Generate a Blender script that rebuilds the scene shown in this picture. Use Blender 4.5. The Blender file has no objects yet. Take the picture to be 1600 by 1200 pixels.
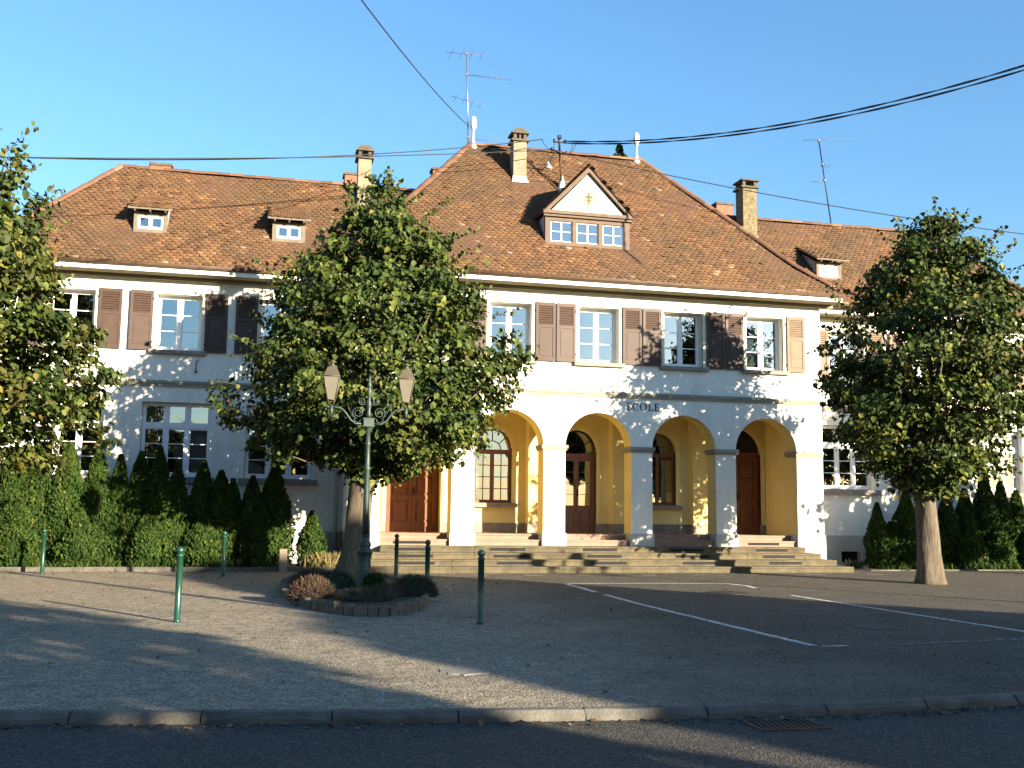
import bpy, math, random
import numpy as np
from mathutils import Vector, Matrix
rnd = random.Random(7)
R = np.random.default_rng(11)
S = bpy.context.scene
COL = S.collection
rad = math.radians

# ------------------------------------------------------------------ camera
TH, ROLL, FPX = rad(13.5), 0.0125, 1640.0
PIT = math.atan(197 / FPX)
v = Vector((math.sin(TH) * math.cos(PIT), math.cos(TH) * math.cos(PIT), math.sin(PIT)))
r0 = Vector((math.cos(TH), -math.sin(TH), 0)); u0 = r0.cross(v)
cr = r0 * math.cos(ROLL) + u0 * math.sin(ROLL); cu = -r0 * math.sin(ROLL) + u0 * math.cos(ROLL)
cam = bpy.data.cameras.new('camera'); co = bpy.data.objects.new('camera', cam); COL.objects.link(co)
M = Matrix((cr, cu, -v)).transposed().to_4x4(); M.translation = (0, 0, 1.6)
co.matrix_world = M
cam.sensor_width = 36; cam.lens = FPX / 1600 * 36; cam.clip_start = 0.1; cam.clip_end = 5000
S.camera = co

# ------------------------------------------------------------------ sky, sun, exposure
EL, BEAR = rad(13.2), rad(147)
W = bpy.data.worlds.new('World'); S.world = W; W.use_nodes = True
nt = W.node_tree; bg = nt.nodes['Background']
sky = nt.nodes.new('ShaderNodeTexSky'); sky.sky_type = 'NISHITA'; sky.sun_disc = False
sky.sun_elevation = EL; sky.sun_rotation = BEAR; sky.altitude = 200; sky.air_density = 1.5; sky.dust_density = 0.5; sky.ozone_density = 6.0
nt.links.new(sky.outputs[0], bg.inputs[0]); bg.inputs[1].default_value = 0.074
sl = bpy.data.lights.new('sun', 'SUN'); sl.energy = 5.0; sl.angle = rad(0.5); sl.color = (1.0, 0.85, 0.64)
so = bpy.data.objects.new('sun', sl); COL.objects.link(so)
sd = Vector((math.sin(BEAR) * math.cos(EL), math.cos(BEAR) * math.cos(EL), math.sin(EL)))
so.rotation_euler = sd.to_track_quat('Z', 'Y').to_euler()
S.view_settings.view_transform = 'Standard'; S.view_settings.look = 'None'
S.view_settings.exposure = 2.12; S.view_settings.gamma = 1; S.view_settings.use_curve_mapping = False
S.render.engine = 'CYCLES'
S.cycles.max_bounces = 6; S.cycles.diffuse_bounces = 3; S.cycles.transparent_max_bounces = 12

# ------------------------------------------------------------------ materials
MT = {}
PALE = {'plaster': .94, 'plaster_yellow': .92, 'surround': .9, 'white_paint': .95, 'fascia_white': .9, 'lime': .9, 'paper': .9, 'curtain': .9, 'plinth': .8, 'letter': 1, 'slot': 1, 'cable': 1, 'green_paint': .9}
DK = .72
def dk(c, k=DK): return tuple(q * k for q in c)
def mat(name, col, rough=0.8, var=0.0, scale=5.0, col2=None, bump=0.0, bscale=None, stretch=None, metal=0.0, spec=0.4, detail=6,
        attr=None, ramp=(0.35, 0.65), fine=0.0, fscale=60, streak=None):
    m = bpy.data.materials.new(name); m.use_nodes = True; t = m.node_tree; b = t.nodes['Principled BSDF']
    k_ = PALE.get(name, DK); col = dk(col, k_); col2 = dk(col2, k_) if col2 else None
    b.inputs['Roughness'].default_value = rough; b.inputs['Metallic'].default_value = metal
    b.inputs['Specular IOR Level'].default_value = spec
    N, L = t.nodes.new, t.links.new
    g = N('ShaderNodeNewGeometry'); pos = g.outputs['Position']
    if stretch:
        mp = N('ShaderNodeMapping'); mp.inputs['Scale'].default_value = stretch; L(pos, mp.inputs[0]); pos = mp.outputs[0]
    out = None
    if col2 is None and var:
        col2 = tuple(max(0, c * (1 - var)) for c in col)
    if col2 is not None:
        n = N('ShaderNodeTexNoise'); n.inputs['Scale'].default_value = scale; n.inputs['Detail'].default_value = detail
        n.inputs['Roughness'].default_value = 0.65; L(pos, n.inputs['Vector'])
        r = N('ShaderNodeValToRGB'); r.color_ramp.elements[0].position = ramp[0]; r.color_ramp.elements[1].position = ramp[1]
        r.color_ramp.elements[0].color = (*col2, 1); r.color_ramp.elements[1].color = (*col, 1)
        L(n.outputs[0], r.inputs[0]); out = r.outputs[0]
    if fine:
        n2 = N('ShaderNodeTexNoise'); n2.inputs['Scale'].default_value = fscale; n2.inputs['Detail'].default_value = 3; L(g.outputs['Position'], n2.inputs['Vector'])
        mr = N('ShaderNodeMapRange'); mr.inputs[1].default_value = 0.3; mr.inputs[2].default_value = 0.7
        mr.inputs[3].default_value = 1 - fine; mr.inputs[4].default_value = 1 + fine; L(n2.outputs[0], mr.inputs[0])
        mx = N('ShaderNodeMix'); mx.data_type = 'RGBA'; mx.blend_type = 'MULTIPLY'; mx.inputs[0].default_value = 1
        if out is None: mx.inputs[6].default_value = (*col, 1)
        else: L(out, mx.inputs[6])
        L(mr.outputs[0], mx.inputs[7]); out = mx.outputs[2]
    if streak:
        for sc_, lo_, hi_, am_ in ((((5.5, 5.5, .45)), .60, .80, .45), (((.9, .9, .9)), .62, .78, .35)):
            mp2 = N('ShaderNodeMapping'); mp2.inputs['Scale'].default_value = sc_; L(g.outputs['Position'], mp2.inputs[0])
            n4 = N('ShaderNodeTexNoise'); n4.inputs['Scale'].default_value = 1.0; n4.inputs['Detail'].default_value = 6; L(mp2.outputs[0], n4.inputs['Vector'])
            mr4 = N('ShaderNodeMapRange'); mr4.inputs[1].default_value = lo_; mr4.inputs[2].default_value = hi_; mr4.inputs[4].default_value = am_; L(n4.outputs[0], mr4.inputs[0])
            mx4 = N('ShaderNodeMix'); mx4.data_type = 'RGBA'; L(mr4.outputs[0], mx4.inputs[0]); L(out, mx4.inputs[6]); mx4.inputs[7].default_value = (*streak, 1); out = mx4.outputs[2]
    if out is None: b.inputs['Base Color'].default_value = (*col, 1)
    else: L(out, b.inputs['Base Color'])
    if bump:
        n3 = N('ShaderNodeTexNoise'); n3.inputs['Scale'].default_value = bscale or scale * 4; n3.inputs['Detail'].default_value = 4; L(pos, n3.inputs['Vector'])
        bp = N('ShaderNodeBump'); bp.inputs['Strength'].default_value = bump; bp.inputs['Distance'].default_value = 0.02
        L(n3.outputs[0], bp.inputs['Height']); L(bp.outputs[0], b.inputs['Normal'])
    MT[name] = m; return m

def attr_mat(name, stops, rough=0.8, noise=None, bump=0.0, bscale=40, trans=0.0, spec=0.4):
    """colour picked per piece from the 'rnd' attribute, then stained by a noise (col, scale, lo, hi)"""
    m = bpy.data.materials.new(name); m.use_nodes = True; t = m.node_tree; b = t.nodes['Principled BSDF']
    N, L = t.nodes.new, t.links.new
    b.inputs['Roughness'].default_value = rough; b.inputs['Specular IOR Level'].default_value = spec
    stops = [(p, dk(c)) for p, c in stops]; noise = [(dk(q[0]), *q[1:]) for q in (noise or [])]
    a = N('ShaderNodeAttribute'); a.attribute_name = 'rnd'
    r = N('ShaderNodeValToRGB'); cr_ = r.color_ramp
    while len(cr_.elements) < len(stops): cr_.elements.new(0.5)
    for e, (p, c) in zip(cr_.elements, stops): e.position = p; e.color = (*c, 1)
    L(a.outputs['Fac'], r.inputs[0]); out = r.outputs[0]
    g = N('ShaderNodeNewGeometry')
    for (c, sc, lo, hi, amt) in (noise or []):
        n = N('ShaderNodeTexNoise'); n.inputs['Scale'].default_value = sc; n.inputs['Detail'].default_value = 5; n.inputs['Roughness'].default_value = .7
        L(g.outputs['Position'], n.inputs['Vector'])
        mr = N('ShaderNodeMapRange'); mr.inputs[1].default_value = lo; mr.inputs[2].default_value = hi; mr.inputs[4].default_value = amt
        L(n.outputs[0], mr.inputs[0])
        mx = N('ShaderNodeMix'); mx.data_type = 'RGBA'; L(mr.outputs[0], mx.inputs[0]); L(out, mx.inputs[6]); mx.inputs[7].default_value = (*c, 1)
        out = mx.outputs[2]
    L(out, b.inputs['Base Color'])
    if bump:
        n3 = N('ShaderNodeTexNoise'); n3.inputs['Scale'].default_value = bscale; L(g.outputs['Position'], n3.inputs['Vector'])
        bp = N('ShaderNodeBump'); bp.inputs['Strength'].default_value = bump; bp.inputs['Distance'].default_value = 0.02
        L(n3.outputs[0], bp.inputs['Height']); L(bp.outputs[0], b.inputs['Normal'])
    if trans:
        tr = N('ShaderNodeBsdfTranslucent'); L(out, tr.inputs[0]); mxs = N('ShaderNodeMixShader'); mxs.inputs[0].default_value = trans
        L(b.outputs[0], mxs.inputs[1]); L(tr.outputs[0], mxs.inputs[2]); L(mxs.outputs[0], t.nodes['Material Output'].inputs[0])
    MT[name] = m; return m

def glass_mat(name, refl, tint, wob=0.35):
    m = bpy.data.materials.new(name); m.use_nodes = True; t = m.node_tree; N, L = t.nodes.new, t.links.new
    t.nodes.remove(t.nodes['Principled BSDF'])
    gl = N('ShaderNodeBsdfGlossy'); gl.inputs['Roughness'].default_value = 0.015; gl.inputs['Color'].default_value = (.9, .95, 1, 1)
    tr = N('ShaderNodeBsdfTransparent'); tr.inputs[0].default_value = (*tint, 1)
    mx = N('ShaderNodeMixShader'); mx.inputs[0].default_value = refl
    n = N('ShaderNodeTexNoise'); n.inputs['Scale'].default_value = 1.3; n.inputs['Detail'].default_value = 1
    g = N('ShaderNodeNewGeometry'); L(g.outputs['Position'], n.inputs['Vector'])
    bp = N('ShaderNodeBump'); bp.inputs['Strength'].default_value = wob; bp.inputs['Distance'].default_value = 0.02; L(n.outputs[0], bp.inputs['Height']); L(bp.outputs[0], gl.inputs['Normal'])
    L(tr.outputs[0], mx.inputs[1]); L(gl.outputs[0], mx.inputs[2]); L(mx.outputs[0], t.nodes['Material Output'].inputs[0])
    MT[name] = m; return m

mat('plaster', (0.80, 0.78, 0.70), 0.9, scale=1.6, col2=(0.66, 0.64, 0.56), stretch=(1, 1, .22), ramp=(.28, .58), bump=0.3, bscale=30, fine=0.04, fscale=7, streak=(0.50, 0.46, 0.36))
mat('plaster_yellow', (0.80, 0.65, 0.28), 0.9, scale=1.4, col2=(0.74, 0.58, 0.23), bump=0.2, bscale=50)
mat('surround', (0.72, 0.68, 0.54), 0.85, var=0.12, scale=3, bump=0.2, bscale=40)
mat('sandstone', (0.42, 0.39, 0.31), 0.9, scale=2.2, col2=(0.30, 0.28, 0.22), bump=0.3, bscale=45, fine=.06)
mat('sill_stone', (0.36, 0.31, 0.26), 0.9, scale=4, col2=(0.25, 0.22, 0.19), bump=0.3, bscale=45)
mat('plinth', (0.55, 0.55, 0.50), 0.9, scale=2, col2=(0.45, 0.45, 0.42), bump=0.3, bscale=60)
mat('step_grey', (0.155, 0.128, 0.075), 0.92, scale=3, col2=(0.085, 0.072, 0.043), bump=0.5, bscale=35, fine=.12, fscale=30)
mat('step_pink', (0.38, 0.24, 0.18), 0.9, scale=3, col2=(0.30, 0.19, 0.14), bump=0.3, bscale=35)
mat('slot', (0.012, 0.012, 0.012), 0.9)  # near-black: stands in for shade inside openings; also the fanlight frame's own colour
mat('white_paint', (0.80, 0.80, 0.79), 0.45, var=0.05, scale=3)
mat('fascia_white', (0.80, 0.78, 0.72), 0.6, var=0.08, scale=2)
mat('soffit', (0.40, 0.34, 0.20), 0.8, var=0.3, scale=2, stretch=(1, 6, 6))
mat('gutter', (0.15, 0.088, 0.05), 0.5, var=0.3, scale=2.5, spec=.5)
mat('shutter', (0.078, 0.045, 0.030), 0.6, var=0.22, scale=6, fine=.08)
mat('shutter_faded', (0.24, 0.17, 0.115), 0.7, var=0.2, scale=6, fine=.08)
mat('door_wood', (0.25, 0.080, 0.026), 0.4, scale=4, col2=(0.14, 0.042, 0.014), stretch=(6, 6, .8), spec=.5)
mat('window_wood', (0.26, 0.10, 0.04), 0.45, var=0.3, scale=5)
mat('dormer_wood', (0.15, 0.10, 0.065), 0.7, scale=5, col2=(0.11, 0.075, 0.05), stretch=(1, 1, 1))
mat('dormer_board', (0.20, 0.17, 0.12), 0.8, var=0.3, scale=6)
mat('iron', (0.02, 0.02, 0.02), 0.5, metal=0.3)
mat('steel', (0.35, 0.35, 0.36), 0.4, metal=0.7, var=.2, scale=8)
mat('aerial_dark', (0.16, 0.14, 0.16), 0.6, var=.3, scale=6)
mat('zinc', (0.62, 0.63, 0.62), 0.5, metal=0.2, var=.2, scale=6)
mat('pipe_white', (0.66, 0.66, 0.62), 0.6, var=.1)
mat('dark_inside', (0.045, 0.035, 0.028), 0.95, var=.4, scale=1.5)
mat('curtain', (0.75, 0.74, 0.70), 0.9, var=.1, scale=4, stretch=(9, 9, .5))
mat('paper', (0.78, 0.78, 0.76), 0.9)
mat('paper_grey', (0.38, 0.45, 0.44), 0.9)
mat('render_chimney', (0.34, 0.27, 0.18), 0.95, scale=5, col2=(0.24, 0.19, 0.13), bump=0.5, bscale=35, fine=.12, fscale=25)
mat('rough_chimney', (0.25, 0.21, 0.12), 0.95, scale=9, col2=(0.13, 0.105, 0.06), bump=0.9, bscale=18, fine=.25, fscale=16)
mat('chimney_stone', (0.14, 0.12, 0.09), 0.95, var=.4, scale=6, bump=.4, bscale=30)
mat('brick', (0.36, 0.15, 0.09), 0.9, var=.3, scale=8)
mat('lime', (0.74, 0.72, 0.66), 0.9, var=.15, scale=6)
mat('green_paint', (0.008, 0.055, 0.034), 0.35, var=.25, scale=9, spec=.6)
mat('lamp_green', (0.028, 0.060, 0.048), 0.5, var=.45, scale=12, spec=.5)
mat('lamp_metal', (0.12, 0.105, 0.065), 0.5, metal=.2, var=.3)
mat('lamp_glass', (0.19, 0.175, 0.135), 0.3, var=.1, spec=.6)
mat('emblem_gold', (0.55, 0.47, 0.22), 0.7)
mat('emblem_dark', (0.10, 0.12, 0.08), 0.8)
mat('letter', (0.03, 0.03, 0.035), 0.6)
mat('faint_ink', (0.42, 0.42, 0.40), 0.8)
mat('cable', (0.012, 0.012, 0.014), 0.6)
mat('soil', (0.075, 0.055, 0.035), 0.95, var=.4, scale=8, bump=.8, bscale=30)
mat('bed', (0.12, 0.10, 0.06), 0.95, var=.5, scale=5, bump=.8, bscale=30)
mat('edging', (0.16, 0.13, 0.10), 0.9, scale=7, col2=(0.09, 0.075, 0.06), bump=.6, bscale=25, fine=.1)
mat('kerb_stone', (0.17, 0.16, 0.135), 0.9, scale=2.2, col2=(0.075, 0.07, 0.058), bump=.5, bscale=40, fine=.18, fscale=90)
mat('post_stone', (0.36, 0.30, 0.22), 0.9, var=.25, scale=8)
mat('bark', (0.17, 0.14, 0.10), 0.95, scale=5, col2=(0.09, 0.07, 0.05), stretch=(3.5, 3.5, .6), bump=1.0, bscale=9, detail=8, fine=.15, fscale=40)
mat('twig', (0.10, 0.075, 0.05), 0.9)
mat('rust', (0.11, 0.06, 0.03), 0.8, var=.5, scale=20)
mat('old_cover', (0.085, 0.08, 0.068), 0.9, var=.3, scale=8, fine=.2)
mat('concrete', (0.30, 0.28, 0.24), 0.9, var=.3, scale=8, fine=.15)
mat('house_wall', (0.22, 0.18, 0.14), 0.9, var=.1)
mat('house_roof', (0.16, 0.08, 0.05), 0.9, var=.3)
mat('copper_green', (0.05, 0.12, 0.09), 0.7, var=.4, scale=9)
mat('underlay', (0.11, 0.055, 0.032), 0.9, var=.3, scale=6)
TILE_STOPS = [(0, (0.070, 0.034, 0.017)), (.35, (0.125, 0.060, 0.026)), (.7, (0.165, 0.081, 0.033)), (.93, (0.22, 0.115, 0.046)), (1, (0.28, 0.20, 0.13))]
attr_mat('roof_tile', TILE_STOPS, .85, noise=[((0.062, 0.044, 0.024), 0.55, .40, .66, .7), ((0.125, 0.092, 0.030), 1.7, .55, .72, .5), ((0.036, 0.025, 0.018), 5.0, .55, .75, .6)], bump=.4, bscale=60)
attr_mat('ridge_tile', [(0, (0.12, 0.055, 0.032)), (.6, (0.17, 0.082, 0.045)), (1, (0.24, 0.14, 0.085))], .8, noise=[((0.2, .12, .06), 3, .5, .75, .6)])
LEAF = [(0, (0.020, 0.040, 0.008)), (.42, (0.044, 0.072, 0.013)), (.70, (0.100, 0.136, 0.024)), (.90, (0.19, 0.205, 0.045)), (.97, (0.20, 0.16, 0.03)), (1, (0.15, 0.08, 0.025))]  # lower stops darkened to put the crowns' deep inner shade into the colour
attr_mat('linden_leaf', LEAF, .6, noise=[((0.19, 0.15, 0.03), .8, .55, .72, .45)], trans=.16, spec=.2)
attr_mat('linden_leaf_autumn', LEAF, .6, noise=[((0.20, 0.14, 0.035), .9, .48, .72, .55)], trans=.16, spec=.2)
attr_mat('thuja_spray', [(0, (0.018, 0.040, 0.010)), (.5, (0.036, 0.072, 0.014)), (.85, (0.070, 0.115, 0.020)), (.985, (0.11, 0.14, 0.03)), (1, (0.24, 0.12, 0.04))], .85, noise=[((0.085, 0.115, 0.018), 1.6, .5, .7, .5), ((0.10, 0.055, 0.02), 2.3, .66, .76, .6)], trans=.12, spec=.1)
attr_mat('heather', [(0, (0.05, 0.03, 0.02)), (.6, (0.11, 0.05, 0.03)), (1, (0.05, 0.07, 0.025))], .8)
attr_mat('low_green', [(0, (0.025, 0.035, 0.015)), (.6, (0.05, 0.055, 0.025)), (1, (0.08, 0.09, 0.03))], .8)
attr_mat('dry_grass', [(0, (0.20, 0.16, 0.07)), (.6, (0.32, 0.25, 0.10)), (1, (0.12, 0.14, 0.04))], .8, trans=.2)
attr_mat('dead_leaf', [(0, (0.10, 0.05, 0.025)), (.6, (0.18, 0.09, 0.04)), (1, (0.25, 0.17, 0.06))], .8)
glass_mat('glass_sky', 0.27, (.55, .6, .62))
glass_mat('glass_dark', 0.27, (.7, .72, .7))

def ground_mat():
    m = bpy.data.materials.new('forecourt'); m.use_nodes = True; t = m.node_tree; b = t.nodes['Principled BSDF']; N, L = t.nodes.new, t.links.new
    b.inputs['Roughness'].default_value = .95; b.inputs['Specular IOR Level'].default_value = .25
    g = N('ShaderNodeNewGeometry'); P = g.outputs['Position']
    sx = N('ShaderNodeSeparateXYZ'); L(P, sx.inputs[0])
    def noise(sc, det=4, r=.6):
        n = N('ShaderNodeTexNoise'); n.inputs['Scale'].default_value = sc; n.inputs['Detail'].default_value = det; n.inputs['Roughness'].default_value = r; L(P, n.inputs['Vector']); return n.outputs[0]
    def mrange(x, a, b_, c, d):
        n = N('ShaderNodeMapRange'); n.inputs[1].default_value = a; n.inputs[2].default_value = b_; n.inputs[3].default_value = c; n.inputs[4].default_value = d; L(x, n.inputs[0]); return n.outputs[0]
    def mix(f, a, c):
        n = N('ShaderNodeMix'); n.data_type = 'RGBA'
        if isinstance(f, float): n.inputs[0].default_value = f
        else: L(f, n.inputs[0])
        for i, q in ((6, a), (7, c)):
            if isinstance(q, tuple): n.inputs[i].default_value = (*q, 1)
            else: L(q, n.inputs[i])
        return n.outputs[2]
    def math_(op, a, c):
        n = N('ShaderNodeMath'); n.operation = op
        for i, q in ((0, a), (1, c)):
            if isinstance(q, (int, float)): n.inputs[i].default_value = q
            else: L(q, n.inputs[i])
        return n.outputs[0]
    # gravelled on the left, worn asphalt on the right
    xx = math_('ADD', sx.outputs[0], math_('MULTIPLY', noise(.35), 5.0))
    gf = mrange(xx, 4.8, 8.6, 1.0, 0.0)
    vo = N('ShaderNodeTexVoronoi'); vo.inputs['Scale'].default_value = 52; L(P, vo.inputs['Vector'])
    vs = N('ShaderNodeSeparateColor'); L(vo.outputs['Color'], vs.inputs[0])
    big = noise(.9, 5); med = noise(5, 4)
    grav = mix(mrange(vs.outputs[0], .0, 1., 0., 1.), (0.080, 0.065, 0.044), (0.44, 0.37, 0.26))
    vo2 = N('ShaderNodeTexVoronoi'); vo2.inputs['Scale'].default_value = 95; L(P, vo2.inputs['Vector'])
    v2 = N('ShaderNodeSeparateColor'); L(vo2.outputs['Color'], v2.inputs[0])
    grav = mix(mrange(v2.outputs[2], .78, 1., 0., .8), grav, (0.52, 0.48, 0.40))
    grav = mix(mrange(v2.outputs[0], .72, 1., 0., .7), grav, (0.06, 0.052, 0.04))
    grav = mix(mrange(med, .35, .7, 0., .55), grav, (0.085, 0.070, 0.046))
    asp = mix(mrange(vs.outputs[1], .55, 1., 0., 1.), (0.038, 0.034, 0.026), (0.15, 0.135, 0.105))
    asp = mix(mrange(v2.outputs[1], .86, 1., 0., .8), asp, (0.34, 0.32, 0.27))
    asp = mix(mrange(big, .35, .7, 0., .5), asp, (0.032, 0.029, 0.023))
    c = mix(gf, asp, grav)
    # worn darker and paler patches, and a few wandering cracks
    c = mix(mrange(noise(.55, 6, .7), .52, .72, 0., .45), c, (0.05, 0.043, 0.032))
    wob = N('ShaderNodeTexNoise'); wob.inputs['Scale'].default_value = 1.1; L(P, wob.inputs['Vector'])
    add = N('ShaderNodeVectorMath'); add.operation = 'MULTIPLY_ADD'; L(wob.outputs['Color'], add.inputs[0]); add.inputs[1].default_value = (1.2, 1.2, 0); L(P, add.inputs[2])
    cv = N('ShaderNodeTexVoronoi'); cv.feature = 'DISTANCE_TO_EDGE'; cv.inputs['Scale'].default_value = .22; L(add.outputs[0], cv.inputs['Vector'])
    ck = math_('MULTIPLY', mrange(cv.outputs['Distance'], .001, .0035, .75, 0.), mrange(xx, 6.0, 8.5, 0.0, 1.0))
    c = mix(ck, c, (0.02, 0.018, 0.015))
    L(c, b.inputs['Base Color'])
    bp = N('ShaderNodeBump'); bp.inputs['Strength'].default_value = .8; bp.inputs['Distance'].default_value = .008
    L(vo.outputs['Distance'], bp.inputs['Height']); 
    bp2 = N('ShaderNodeBump'); bp2.inputs['Strength'].default_value = .5; bp2.inputs['Distance'].default_value = .05; L(noise(2.2, 5), bp2.inputs['Height'])
    L(bp2.outputs[0], bp.inputs['Normal']); L(bp.outputs[0], b.inputs['Normal'])
    MT['forecourt'] = m
ground_mat()
def road_mat(name, c1, c2, spk, sc=60):
    m = bpy.data.materials.new(name); m.use_nodes = True; t = m.node_tree; b = t.nodes['Principled BSDF']; N, L = t.nodes.new, t.links.new
    b.inputs['Roughness'].default_value = .9; b.inputs['Specular IOR Level'].default_value = .3
    g = N('ShaderNodeNewGeometry'); P = g.outputs['Position']
    n = N('ShaderNodeTexNoise'); n.inputs['Scale'].default_value = 1.6; n.inputs['Detail'].default_value = 5; L(P, n.inputs['Vector'])
    r = N('ShaderNodeValToRGB'); r.color_ramp.elements[0].color = (*c1, 1); r.color_ramp.elements[1].color = (*c2, 1); r.color_ramp.elements[0].position = .3; r.color_ramp.elements[1].position = .7; L(n.outputs[0], r.inputs[0])
    vo = N('ShaderNodeTexVoronoi'); vo.inputs['Scale'].default_value = sc; L(P, vo.inputs['Vector'])
    vs = N('ShaderNodeSeparateColor'); L(vo.outputs['Color'], vs.inputs[0])
    mr = N('ShaderNodeMapRange'); mr.inputs[1].default_value = .55; mr.inputs[2].default_value = 1; mr.inputs[4].default_value = .7; L(vs.outputs[0], mr.inputs[0])
    mx = N('ShaderNodeMix'); mx.data_type = 'RGBA'; L(mr.outputs[0], mx.inputs[0]); L(r.outputs[0], mx.inputs[6]); mx.inputs[7].default_value = (*spk, 1); L(mx.outputs[2], b.inputs['Base Color'])
    bp = N('ShaderNodeBump'); bp.inputs['Strength'].default_value = .9; bp.inputs['Distance'].default_value = .008; L(vo.outputs['Distance'], bp.inputs['Height']); L(bp.outputs[0], b.inputs['Normal'])
    MT[name] = m
road_mat('road_asphalt', (0.026, 0.024, 0.020), (0.040, 0.037, 0.031), (0.13, 0.118, 0.098))
def worn_paint():
    m = bpy.data.materials.new('worn_paint'); m.use_nodes = True; t = m.node_tree; b = t.nodes['Principled BSDF']; N, L = t.nodes.new, t.links.new
    g = N('ShaderNodeNewGeometry'); n = N('ShaderNodeTexNoise'); n.inputs['Scale'].default_value = 14; n.inputs['Detail'].default_value = 6; n.inputs['Roughness'].default_value = .75; L(g.outputs['Position'], n.inputs['Vector'])
    r = N('ShaderNodeValToRGB'); e = r.color_ramp.elements; e[0].position = .42; e[0].color = (.07, .065, .055, 1); e[1].position = .52; e[1].color = (.58, .57, .54, 1); L(n.outputs[0], r.inputs[0]); L(r.outputs[0], b.inputs['Base Color']); b.inputs['Roughness'].default_value = .85
    MT['worn_paint'] = m
    m2 = m.copy(); m2.name = 'faded_paint'; e2 = [q for q in m2.node_tree.nodes if q.type == 'VALTORGB'][0].color_ramp.elements; e2[0].position = .5; e2[1].position = .62; e2[0].color = (.055, .05, .042, 1); e2[1].color = (.42, .41, .38, 1)
    MT['faded_paint'] = m2
worn_paint()

# ------------------------------------------------------------------ object helpers
def wloc(o):
    p = Vector(o.location)
    while o.parent: o = o.parent; p += Vector(o.location)
    return p
def tag(o, label=None, cat=None, group=None, kind=None):
    if label: o['label'] = label
    if cat: o['category'] = cat
    if group: o['group'] = group
    if kind: o['kind'] = kind
    return o
def empty(name, loc, parent=None):
    o = bpy.data.objects.new(name, None); COL.objects.link(o); o.empty_display_size = .2
    o.location = Vector(loc) - (wloc(parent) if parent else Vector((0, 0, 0))); o.parent = parent; return o
def link(name, me, parent=None, loc=(0, 0, 0)):
    o = bpy.data.objects.new(name, me); COL.objects.link(o)
    o.location = Vector(loc) - (wloc(parent) if parent else Vector((0, 0, 0))); o.parent = parent; return o
class MB:
    def __init__(s): s.v = []; s.f = []; s.sm = []
    def add(s, vs, fs, smooth=False):
        n = len(s.v); s.v += [tuple(p) for p in vs]; s.f += [tuple(i + n for i in f) for f in fs]; s.sm += [smooth] * len(fs); return s
    def box(s, x0, x1, y0, y1, z0, z1):
        return s.add([(x0, y0, z0), (x1, y0, z0), (x1, y1, z0), (x0, y1, z0), (x0, y0, z1), (x1, y0, z1), (x1, y1, z1), (x0, y1, z1)],
                     [(0, 3, 2, 1), (4, 5, 6, 7), (0, 1, 5, 4), (1, 2, 6, 5), (2, 3, 7, 6), (3, 0, 4, 7)])
    def cbox(s, x0, x1, y0, y1, z0, z1, c=.015):
        """box with its four vertical and top/bottom front edges chamfered"""
        a = [(x0 + c, y0), (x1 - c, y0), (x1, y0 + c), (x1, y1), (x0, y1), (x0, y0 + c)]
        b = [(x0 + c, y0 + c), (x1 - c, y0 + c), (x1 - c, y0 + c), (x1 - c, y1), (x0 + c, y1), (x0 + c, y0 + c)]
        vs = [(x, y, z0) for x, y in a] + [(x, y, z1 - c) for x, y in a] + [(x, y, z1) for x, y in b]
        fs = [tuple(range(5, -1, -1)), tuple(range(12, 18))]
        for k in (0, 6):
            for i in range(6): fs.append((k + i, k + (i + 1) % 6, k + 6 + (i + 1) % 6, k + 6 + i))
        return s.add(vs, fs)
    def prism(s, poly, y0, y1):
        """poly of (x,z), extruded in y"""
        n = len(poly); vs = [(x, y0, z) for x, z in poly] + [(x, y1, z) for x, z in poly]
        fs = [tuple(range(n)), tuple(range(2 * n - 1, n - 1, -1))] + [(i, i + n, (i + 1) % n + n, (i + 1) % n) for i in range(n)]
        return s.add(vs, fs)
    def slab(s, pts, d):
        """planar polygon in 3D thickened by vector d"""
        n = len(pts); d = Vector(d); vs = [Vector(p) for p in pts] + [Vector(p) + d for p in pts]
        return s.add(vs, [tuple(range(n)), tuple(range(2 * n - 1, n - 1, -1))] + [(i, i + n, (i + 1) % n + n, (i + 1) % n) for i in range(n)])
    def tube(s, path, r, n=8, caps=True):
        path = [Vector(p) for p in path]; rs = r if isinstance(r, (list, tuple)) else [r] * len(path)
        ref = None; rings = []
        for i, p in enumerate(path):
            t = (path[min(i + 1, len(path) - 1)] - path[max(i - 1, 0)]).normalized()
            if ref is None: ref = t.orthogonal().normalized()
            ref = (ref - t * ref.dot(t)).normalized(); b = t.cross(ref)
            rings.append([p + (ref * math.cos(a) + b * math.sin(a)) * rs[i] for a in [2 * math.pi * k / n for k in range(n)]])
        vs = [q for rg in rings for q in rg]; fs = []
        for i in range(len(path) - 1):
            for k in range(n): fs.append((i * n + k, i * n + (k + 1) % n, (i + 1) * n + (k + 1) % n, (i + 1) * n + k))
        if caps: fs += [tuple(range(n - 1, -1, -1)), tuple((len(path) - 1) * n + k for k in range(n))]
        return s.add(vs, fs, True)
    def lathe(s, prof, c=(0, 0, 0), n=16):
        return s.tube([(c[0], c[1], c[2] + z) for r, z in prof], [max(r, 1e-4) for r, z in prof], n)
    def build(s, name, m, parent=None, loc=(0, 0, 0), bevel=0):
        me = bpy.data.meshes.new(name); L = Vector(loc)
        me.from_pydata([tuple(Vector(p) - L) for p in s.v], [], s.f); me.polygons.foreach_set('use_smooth', s.sm); me.materials.append(MT[m]); me.update()
        o = link(name, me, parent, loc)
        if bevel:
            b = o.modifiers.new('b', 'BEVEL'); b.width = bevel; b.segments = 2; b.limit_method = 'ANGLE'
        return o
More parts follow.
